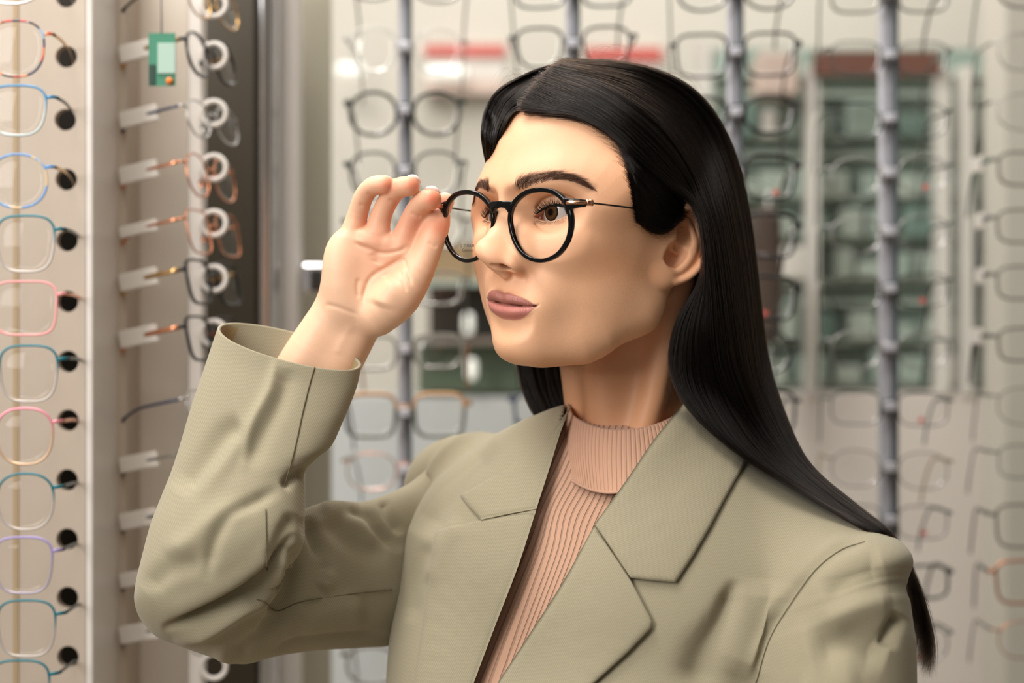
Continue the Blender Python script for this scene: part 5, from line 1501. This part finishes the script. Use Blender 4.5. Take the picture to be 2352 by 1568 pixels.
def frame_meshes(kind, mt, thick, key, front_m, temple_m, drop=26, open_len=118, lens_m=None):
    if key in _FR: return _FR[key]
    o2 = disp_outline(kind); a, b = SH[kind][:2]; C = a + 8.5; P = []
    for s in (1, -1):
        C2 = o2 * np.array([s, 1]) + np.array([s * C, -2])
        P.append(ring_sweep(C2, [(u - thick / 2, v) for u, v in rrect(thick, mt, min(thick, mt) * .3, 2)]))
        P.append(bar_mesh(catmull([(s * (C + a * .93), b * .42, 0), (s * (C + a + 3), b * .45, -.5), (s * (C + a + 5.5), b * .45, -5)], 8), mt * .4, thick * .75))
        V, Q = tube_mesh([(s * 8, 2, -1), (s * 6.5, -2, -6), (s * 7.5, -6, -8)], .6, 6); P.append((V, Q))
        th = np.linspace(0, 2 * np.pi, 12, endpoint=False)
        V = np.array([(s * (7.5 - .8 * q), -6 + 5 * np.sin(t), -8.5 + 3 * np.cos(t)) for q in (0, 1) for t in th]); j = np.arange(12)
        P.append((V, np.vstack([np.stack([j, (j + 1) % 12, (j + 1) % 12 + 12, j + 12], 1), [[0, 3, 6, 9], [12, 15, 18, 21]]])))
    P.append(bar_mesh(catmull([(-9.5, 3, 0), (-4, 6.2, 1), (0, 7, 1.2), (4, 6.2, 1), (9.5, 3, 0)], 10), mt * .4, thick * .6))
    V, Q = join_vq(P)
    def mk(name, V, Q, m):
        faces = [tuple(dict.fromkeys(int(x) for x in f)) for f in Q]; faces = [f for f in faces if len(f) > 2]
        V = np.asarray(V); W = np.stack([V[:, 0], -V[:, 2], V[:, 1]], 1) / 1000
        me = bpy.data.meshes.new(name); me.from_pydata(W.tolist(), [], faces); me.polygons.foreach_set('use_smooth', [True] * len(faces)); me.materials.append(m); me.update(); return me
    R = {'frame_front': mk('frame_front', V, Q, front_m)}
    for s, nm in ((1, 'lens_a'), (-1, 'lens_b')):
        ins = (o2 * .97) * np.array([s, 1]) + np.array([s * C, -2]); n = len(ins)
        rows = [ins * 0 + np.array([s * C, -2]) * 1.0]
        L = [(s * C, -2, 1.2)]; F = []
        for r_ in (1, 2, 3, 4):
            q = (ins - [s * C, -2]) * r_ / 4 + [s * C, -2]; d2 = ((ins - [s * C, -2]) * r_ / 4) ** 2
            L += [(u, v, 1.2 - dd / 240) for (u, v), dd in zip(q, d2.sum(1))]
        for j in range(n): F.append((0, 1 + j, 1 + (j + 1) % n))
        for r_ in range(3):
            for j in range(n): F.append((1 + r_ * n + j, 1 + r_ * n + n + j, 1 + r_ * n + n + (j + 1) % n, 1 + r_ * n + (j + 1) % n))
        m_ = len(L); F += [tuple(x + m_ for x in f[::-1]) for f in F]; F += [(m_ - n + j, m_ - n + (j + 1) % n, 2 * m_ - n + (j + 1) % n, 2 * m_ - n + j) for j in range(n)]
        L += [(x, y, z - 1.2) for x, y, z in L]
        if s < 0: F = [f[::-1] for f in F]
        R[nm] = mk('lens', L, F, lens_m or M_DLENS)
    for s, nm in ((1, 'temple_a'), (-1, 'temple_b')):
        X = C + a + 5.5
        T = catmull([(s * X, b * .45, -5), (s * (X - 1), b * .43, -40), (s * (X - 5), b * .30, -open_len * .68), (s * (X - 8), b * .1 - drop * .5, -open_len * .9), (s * (X - 9), -drop, -open_len)], 22)
        R[nm] = mk('temple', *bar_mesh(T, .8 if mt < 2.5 else 1.1, np.interp(np.linspace(0, 1, 22), [0, .6, .8, 1], [1.5, 1.3, 2.3, 2.7] if mt < 2.5 else [2.4, 2.0, 2.2, 2.4])), temple_m)
    _FR[key] = R; return R


M_BLUED = mat('blue_dot', '#2E8FB8', .4)
M_DLENS = clear_mat(bpy.data.materials.new('demo_lens'), 1.25)
M_RLENS = clear_mat(bpy.data.materials.new('rod_frame_lens'), 1.65)
M_BLK = mat('gloss_black', '#0B0C0D', .15); M_GLD = mat('pale_gold', '#C9A36C', .25, 1.0); M_RGD = mat('copper_gold', '#D9936E', .25, 1.0); M_SLV = mat('brushed_silver', '#B9B7B5', .3, 1.0)
M_PNK = mat('pink_enamel', '#E79A9A', .3); M_NAVY = mat('navy_enamel', '#27314A', .3); M_GRYF = mat('smoke_grey', '#343B39', .3); M_TRA = mat('pale_translucent', '#6E6A60', .25); M_OLV = mat('dark_olive', '#282E27', .2); M_TEALT = mat('dark_teal_tip', '#1F4440', .3)


def fade(name, top, bot, metal=.3, y0=-4, y1=8):
    m = mat(name, top, .28, metal); b = m.node_tree.nodes['Principled BSDF']; tc = nd(m, 'ShaderNodeTexCoord'); s = nd(m, 'ShaderNodeSeparateXYZ'); lk(m, tc.outputs['Object'], s.inputs[0])
    r = nd(m, 'ShaderNodeMapRange'); lk(m, s.outputs[2], r.inputs[0]); r.inputs[1].default_value = y0 / 1000; r.inputs[2].default_value = y1 / 1000
    x = nd(m, 'ShaderNodeMix', data_type='RGBA'); x.inputs[6].default_value = (*srgb(bot), 1); x.inputs[7].default_value = (*srgb(top), 1); lk(m, r.outputs[0], x.inputs[0]); lk(m, x.outputs[2], b.inputs['Base Color']); return m


def patchy(name, cols, scale=160):
    m = mat(name, cols[0], .25); b = m.node_tree.nodes['Principled BSDF']; tc = nd(m, 'ShaderNodeTexCoord'); v = nd(m, 'ShaderNodeTexVoronoi'); v.inputs['Scale'].default_value = scale; lk(m, tc.outputs['Object'], v.inputs['Vector'])
    s = nd(m, 'ShaderNodeSeparateColor'); lk(m, v.outputs['Color'], s.inputs[0]); r = nd(m, 'ShaderNodeValToRGB'); r.color_ramp.interpolation = 'CONSTANT'; e = r.color_ramp.elements
    e[0].color = (*srgb(cols[0]), 1); e[1].position = 1 / len(cols); e[1].color = (*srgb(cols[1]), 1)
    for i, c in enumerate(cols[2:], 2): k = e.new(i / len(cols)); k.color = (*srgb(c), 1)
    lk(m, s.outputs[0], r.inputs[0]); lk(m, r.outputs[0], b.inputs['Base Color']); return m


M_MULTI = patchy('red_blue_tortoise', ['#C8453A', '#2B3350', '#D98F5A', '#C8453A', '#8FA6BF', '#3A2A2A'])
M_BLSEG = patchy('blue_gold_segments', ['#5E92C8', '#5E92C8', '#CDB48A', '#6FA3D4'], 110)
M_TEAL = fade('teal_to_silver', '#1F6F7C', '#B5ADA6'); M_TEALB = fade('blue_teal', '#3E7FA8', '#A8B4B4'); M_PKF = fade('pink_to_gold', '#E88FA0', '#C9A98A', .5, -2, 12); M_LAV = fade('lavender_purple', '#9C8FC0', '#A9A0B0'); M_BRWF = fade('gold_browline', '#B98A5E', '#5C6058', .4, 2, 10)


def hang(kind, mt, thick, fm, tm, loc, yaw, label, group, roll=0, pitch=0, drop=26, tagged=None, scale=1.0, sticker=None, reach=118, lens_m=None):
    key = (kind, mt, thick, fm.name, tm.name, drop, reach, bool(lens_m))
    R = frame_meshes(kind, mt, thick, key, fm, tm, drop, reach, lens_m)
    e = empty('eyeglasses', tuple(loc), label, 'glasses', group)
    e.rotation_euler = (math.radians(pitch), math.radians(roll), math.radians(yaw)); e.scale = (scale,) * 3
    for nm, me in R.items():
        o = bpy.data.objects.new(nm.rsplit('_', 1)[0] if nm != 'frame_front' else nm, me); COL.objects.link(o); o.parent = e
    a, b = SH[kind][:2]; X = a * 2 + 8.5 + 5.5
    if tagged:
        bm = bmesh.new(); bmesh.ops.create_cube(bm, size=1)
        L, H, off = tagged
        for v in bm.verts: v.co = Vector((-(X - 2) / 1000 + v.co.x * .0035, (off + L / 2) / 1000 + v.co.y * L / 1000, b * .43 / 1000 + v.co.z * H / 1000))
        bmesh.ops.bevel(bm, geom=bm.edges[:], offset=.0012, segments=2, affect='EDGES'); me = bpy.data.meshes.new('price_tag'); bm.to_mesh(me); bm.free(); obj('price_tag', me, M_PAPER, e)['label'] = 'white paper price tag around the temple'
    if sticker:
        me = bpy.data.meshes.new('sticker'); n = 14; V = []
        for z in (1.35, 1.6): V += [((sticker[0] + 3 * math.cos(6.2832 * q / n)) / 1000, -z / 1000, (sticker[1] + 3 * math.sin(6.2832 * q / n)) / 1000) for q in range(n)]
        me.from_pydata(V, [], [tuple(range(n)), tuple(range(2 * n - 1, n - 1, -1))] + [(q, (q + 1) % n, n + (q + 1) % n, n + q) for q in range(n)]); obj('sticker', me, sticker[2], e)
    return e


ORD = ['topmost', 'second', 'third', 'fourth', 'fifth', 'sixth', 'seventh', 'eighth', 'ninth', 'tenth', 'eleventh', 'twelfth']
# first column, at the left edge
COL1 = [(-50, 100, 'oval', M_SLV, M_SLV, 'thin silver frame cut by the top edge'), (106, 105, 'panto', M_MULTI, M_GLD, 'red, blue and gold patterned frame'), (248, 112, 'cat', M_TEALB, M_GRYF, 'blue teal cat eye frame with silver bottom'),
        (410, 108, 'round', M_BLSEG, M_GLD, 'light blue and gold segmented frame'), (554, 130, 'geo', M_TEAL, M_GRYF, 'teal angular frame with silver bottom'), (702, 133, 'square', M_PNK, M_RGD, 'solid pink square frame'), (852, 137, 'geo', M_TEAL, M_GRYF, 'teal angular frame'),
        (996, 125, 'panto', M_PKF, M_RGD, 'pink browed frame with thin gold bottom'), (1146, 127, 'panto', M_TEAL, M_GRYF, 'teal browed rounded frame'), (1292, 125, 'geo', M_LAV, M_GRYF, 'lavender and purple frame'), (1437, 132, 'geo', M_TEAL, M_GRYF, 'teal and silver squared frame'), (1575, 118, 'geo', M_TEAL, M_GRYF, 'teal frame cut by the bottom edge')]
for i, (y, xr, kd, fm, tm, lb) in enumerate(COL1):
    a = SH[kd][0]; half = (a * 2 + 8.5) / 1000
    sc_ = 1.0
    c = wpx(xr, y, 1.52); c = c - np.array([half, 0, 0])
    hang(kd, 1.8, 1.9, fm, tm, c, 0, lb + ', %s in the row at the left edge' % ORD[i], 'frames in the first rack column', drop=4, pitch=0)
# second column, seen from the side
COL2 = [(-8, 'oval', M_GLD, M_BLK, None, 'gold frame with a thick black temple'), (122, 'round', M_BLK, M_GLD, (34, 15, 66), 'half black half gold frame with tag'), (272, 'oval', M_SLV, M_NAVY, (40, 14, 62), 'silver frame with navy temple and tag'), (404, 'round', M_RGD, M_RGD, (28, 15, 60), 'rose gold frame with tag'),
        (535, 'square', M_RGD, M_RGD, (36, 9, 50), 'slim copper gold frame'), (652, 'square', M_BLK, M_GLD, (30, 15, 62), 'black frame with gold temple and tag'), (784, 'square', M_BLK, M_RGD, (30, 15, 62), 'black frame with copper temple and tag'), (945, 'rect', M_SLV, M_NAVY, None, 'silver frame with navy temple tip'),
        (1072, 'oval', M_TRA, M_TRA, (34, 13, 60), 'beige frame with tag, beside the sleeve'), (1204, 'oval', M_GRYF, M_GRYF, (34, 14, 56), 'grey frame behind the sleeve'), (1340, 'oval', M_TRA, M_TRA, (34, 12, 56), 'pale frame behind the elbow'), (1470, 'round', M_SLV, M_TRA, (34, 15, 56), 'silver frame with tag under the elbow')]
for i, (y, kd, fm, tm, tg, lb) in enumerate(COL2):
    hx = wpx(424, y - 12, 1.655); ss = (SH[kd][0] * 2 + 14) * .92 / 1000; c = hx + np.array([ss * .259, ss * .966, 0])
    thick_black = fm is M_BLK
    hang(kd, 3.2 if thick_black else 1.7, 2.6 if thick_black else 1.6, fm, tm, c, 75, lb + ', %s from the top on the ring rack' % ORD[i], 'frames on the ring rack', drop=10, pitch=-11, roll=0, tagged=tg and (42, tg[1] + 3, 28), scale=.92, reach=84)
# hanging green card
cd = empty('hang_card', tuple(wpx(371, 197, 1.6)), 'green and white hang card with an orange dot on a string', 'card')
bx_px('card', 341, 76, 403, 197, 1.60, 1.601, M_CARDG, cd)
bx_px('white_field', 362, 98, 402, 168, 1.5985, 1.60, M_CARDL, cd); bx_px('dark_lettering', 342, 148, 356, 194, 1.5985, 1.60, M_INKD, cd)
c = wpx(389, 186, 1.598); V, Q, _ = sph_cap(c, .0032, np.array([0, -1., 0]), 1.5, 6, 20); quads_obj('orange_dot', V, Q, M_ORANGE, cd)
V, Q = tube_mesh([wpx(370, -40, 1.6), wpx(371, 40, 1.6), wpx(371, 76, 1.6)], .0006, 6); quads_obj('string', V, Q, M_GRYF, cd)
for y in (10, 128, 260, 385, 513, 640, 765, 893, 1020, 1147, 1275, 1402, 1530):
    c = wpx(491, y, 1.71); th = np.linspace(0, 2 * np.pi, 41)
    V, Q = tube_mesh(np.column_stack([c[0] + .0112 * np.cos(th), np.full(41, c[1]), c[2] + .0112 * np.sin(th)]), .0024, 10, caps=False); quads_obj('ring_clip', V, Q, M_WHITE, rk2)

# ---- rods of the big glass display
DD = 1.97
RODS = [(930, 15, 'left of the head'), (1316, 17, 'above the forehead'), (1690, 19, 'at the right of the hair'), (2043, 22, 'at the right')]
ROWS = [
    # x, y, kind, depth, thickness, front, temple, rimless, sticker, label
    (0, -48, 'oval', M_TRA, M_TRA, 0), (0, 108, 'panto', M_SLV, M_TRA, 1), (0, 252, 'round', M_OLV, M_OLV, 2), (0, 392, 'panto', M_GRYF, M_GRYF, 0), (0, 520, 'oval', M_TRA, M_GRYF, 0), (0, 655, 'rect', M_TRA, M_GRYF, 0), (0, 800, 'rect', M_TRA, M_RGD, 0), (0, 945, 'square', M_BRWF, M_OLV, 2), (0, 1075, 'oval', M_RGD, M_TEALT, 1), (0, 1520, 'oval', M_TRA, M_TRA, 0),
    (1, -30, 'rect', M_GRYF, M_GRYF, 0), (1, 100, 'cat', M_BLK, M_OLV, 0), (1, 240, 'oval', M_GRYF, M_GRYF, 0), (1, 800, 'rect', M_TRA, M_GRYF, 0), (1, 930, 'rect', M_NAVY, M_NAVY, 0),
    (2, -28, 'oval', M_BLK, M_OLV, 0), (2, 118, 'square', M_BLK, M_BLK, 0), (2, 256, 'oval', M_BLK, M_BLK, 2), (2, 396, 'square', M_BLK, M_OLV, 0), (2, 530, 'square', M_BLK, M_BLK, 2), (2, 672, 'square', M_BLK, M_BLK, 2), (2, 800, 'round', M_BLK, M_BLK, 0), (2, 940, 'square', M_BLK, M_GRYF, 0),
    (3, -18, 'rect', M_TRA, M_GRYF, 0), (3, 125, 'rect', M_GRYF, M_GRYF, 1), (3, 270, 'oval', M_GRYF, M_OLV, 1), (3, 395, 'oval', M_SLV, M_GRYF, 1), (3, 530, 'oval', M_SLV, M_TEALT, 1), (3, 660, 'rect', M_OLV, M_BLK, 1), (3, 795, 'oval', M_SLV, M_TEALT, 1), (3, 930, 'rect', M_OLV, M_TEALT, 1), (3, 1070, 'oval', M_TRA, M_GLD, 1), (3, 1190, 'rect', M_GRYF, M_GRYF, 1), (3, 1330, 'rect', M_OLV, M_OLV, 0), (3, 1470, 'oval', M_GRYF, M_GRYF, 1),
    (4, -30, 'oval', M_TRA, M_TRA, 0), (4, 110, 'oval', M_SLV, M_TRA, 1), (4, 250, 'oval', M_SLV, M_GRYF, 1), (4, 380, 'rect', M_TRA, M_TEALT, 0), (4, 510, 'rect', M_TRA, M_NAVY, 0), (4, 640, 'rect', M_TRA, M_BLK, 0), (4, 780, 'rect', M_TRA, M_OLV, 0), (4, 925, 'oval', M_TRA, M_GRYF, 1), (4, 1052, 'rect', M_GRYF, M_GRYF, 1), (4, 1200, 'square', M_TRA, M_OLV, 0), (4, 1325, 'square', M_RGD, M_GRYF, 0), (4, 1460, 'oval', M_RGD, M_GRYF, 1)]
COLN = {M_TRA: 'pale', M_SLV: 'silver', M_OLV: 'dark olive', M_GRYF: 'smoke grey', M_BRWF: 'gold browed grey', M_RGD: 'copper', M_BLK: 'black', M_NAVY: 'navy'}
WH = ['left of the woman', 'above her forehead', 'right of her hair', 'at the right of the picture', 'at the right edge']
cnt = {}
rods = []
RX = [r[0] for r in RODS] + [2425]
for i, (x, wd, wh) in enumerate(RODS + [(2425, 22, 'at the right edge')]):
    e = empty('display_rod', tuple(wpx(x, 1900, DD)), 'grey acrylic rod with frame clips, %s' % wh, 'rod', 'upright rods of the glass display'); rods.append(e)
    r = wd / FPX * DD; c = wpx(x, 784, DD + .02)
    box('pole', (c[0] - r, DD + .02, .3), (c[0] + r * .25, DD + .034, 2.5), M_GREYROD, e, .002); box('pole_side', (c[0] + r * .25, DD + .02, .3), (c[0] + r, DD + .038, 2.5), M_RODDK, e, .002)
R5 = np.random.default_rng(8)
for (ci, y, kd, fm, tm, st_) in ROWS:
    cnt[ci] = cnt.get(ci, 0) + 1; n_ = cnt[ci]
    x = RX[ci]; rim = {0: (3.4, 2.8), 1: (1.6, 1.3), 2: (4.2, 3.8)}[st_]
    lb = '%s %s frame hanging %s, %s from the top' % (COLN.get(fm, 'grey'), {'rect': 'rectangular', 'cat': 'half rimmed'}.get(kd, kd), WH[ci], ORD[n_ - 1])
    hang(kd, rim[0], rim[1], fm, tm, wpx(x, y + 4, DD), R5.uniform(-3, 3), lb, 'frames on the rods of the glass display', roll=R5.uniform(-2.5, 2.5), drop=44, scale=1.03, lens_m=M_RLENS, tagged=(34, 17, 44) if ci == 4 and 300 < y < 800 else None,
         sticker=(SH[kd][0] + 8 + R5.uniform(-6, 8), -SH[kd][1] + 4, M_RED) if ci in (2, 3) and y > 200 and n_ % 2 == 0 else ((-SH[kd][0], 10, M_BLUED) if ci == 4 and y in (250, 1052) else None))
    c = wpx(x, y, DD)
    box('clip', (c[0] - .006, DD - .012, c[2] - .006), (c[0] + .006, DD + .024, c[2] + .004), M_GREYROD, rods[ci], .002)
_V = np.vstack([a[0] for a in BODY_PARTS]); _k = np.cumsum([0] + [len(a[0]) for a in BODY_PARTS])
_Q = np.vstack([a[1] + k for a, k in zip(BODY_PARTS, _k)])
bm_ = mesh_np('body', _V, _Q)
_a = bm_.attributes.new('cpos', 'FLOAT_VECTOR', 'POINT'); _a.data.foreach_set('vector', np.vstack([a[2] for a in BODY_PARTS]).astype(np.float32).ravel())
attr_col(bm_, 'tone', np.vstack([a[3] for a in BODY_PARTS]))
BODY = place(obj('body', bm_, M_SKIN, PERSON))
BODY['label'] = 'head, neck and raised hand'
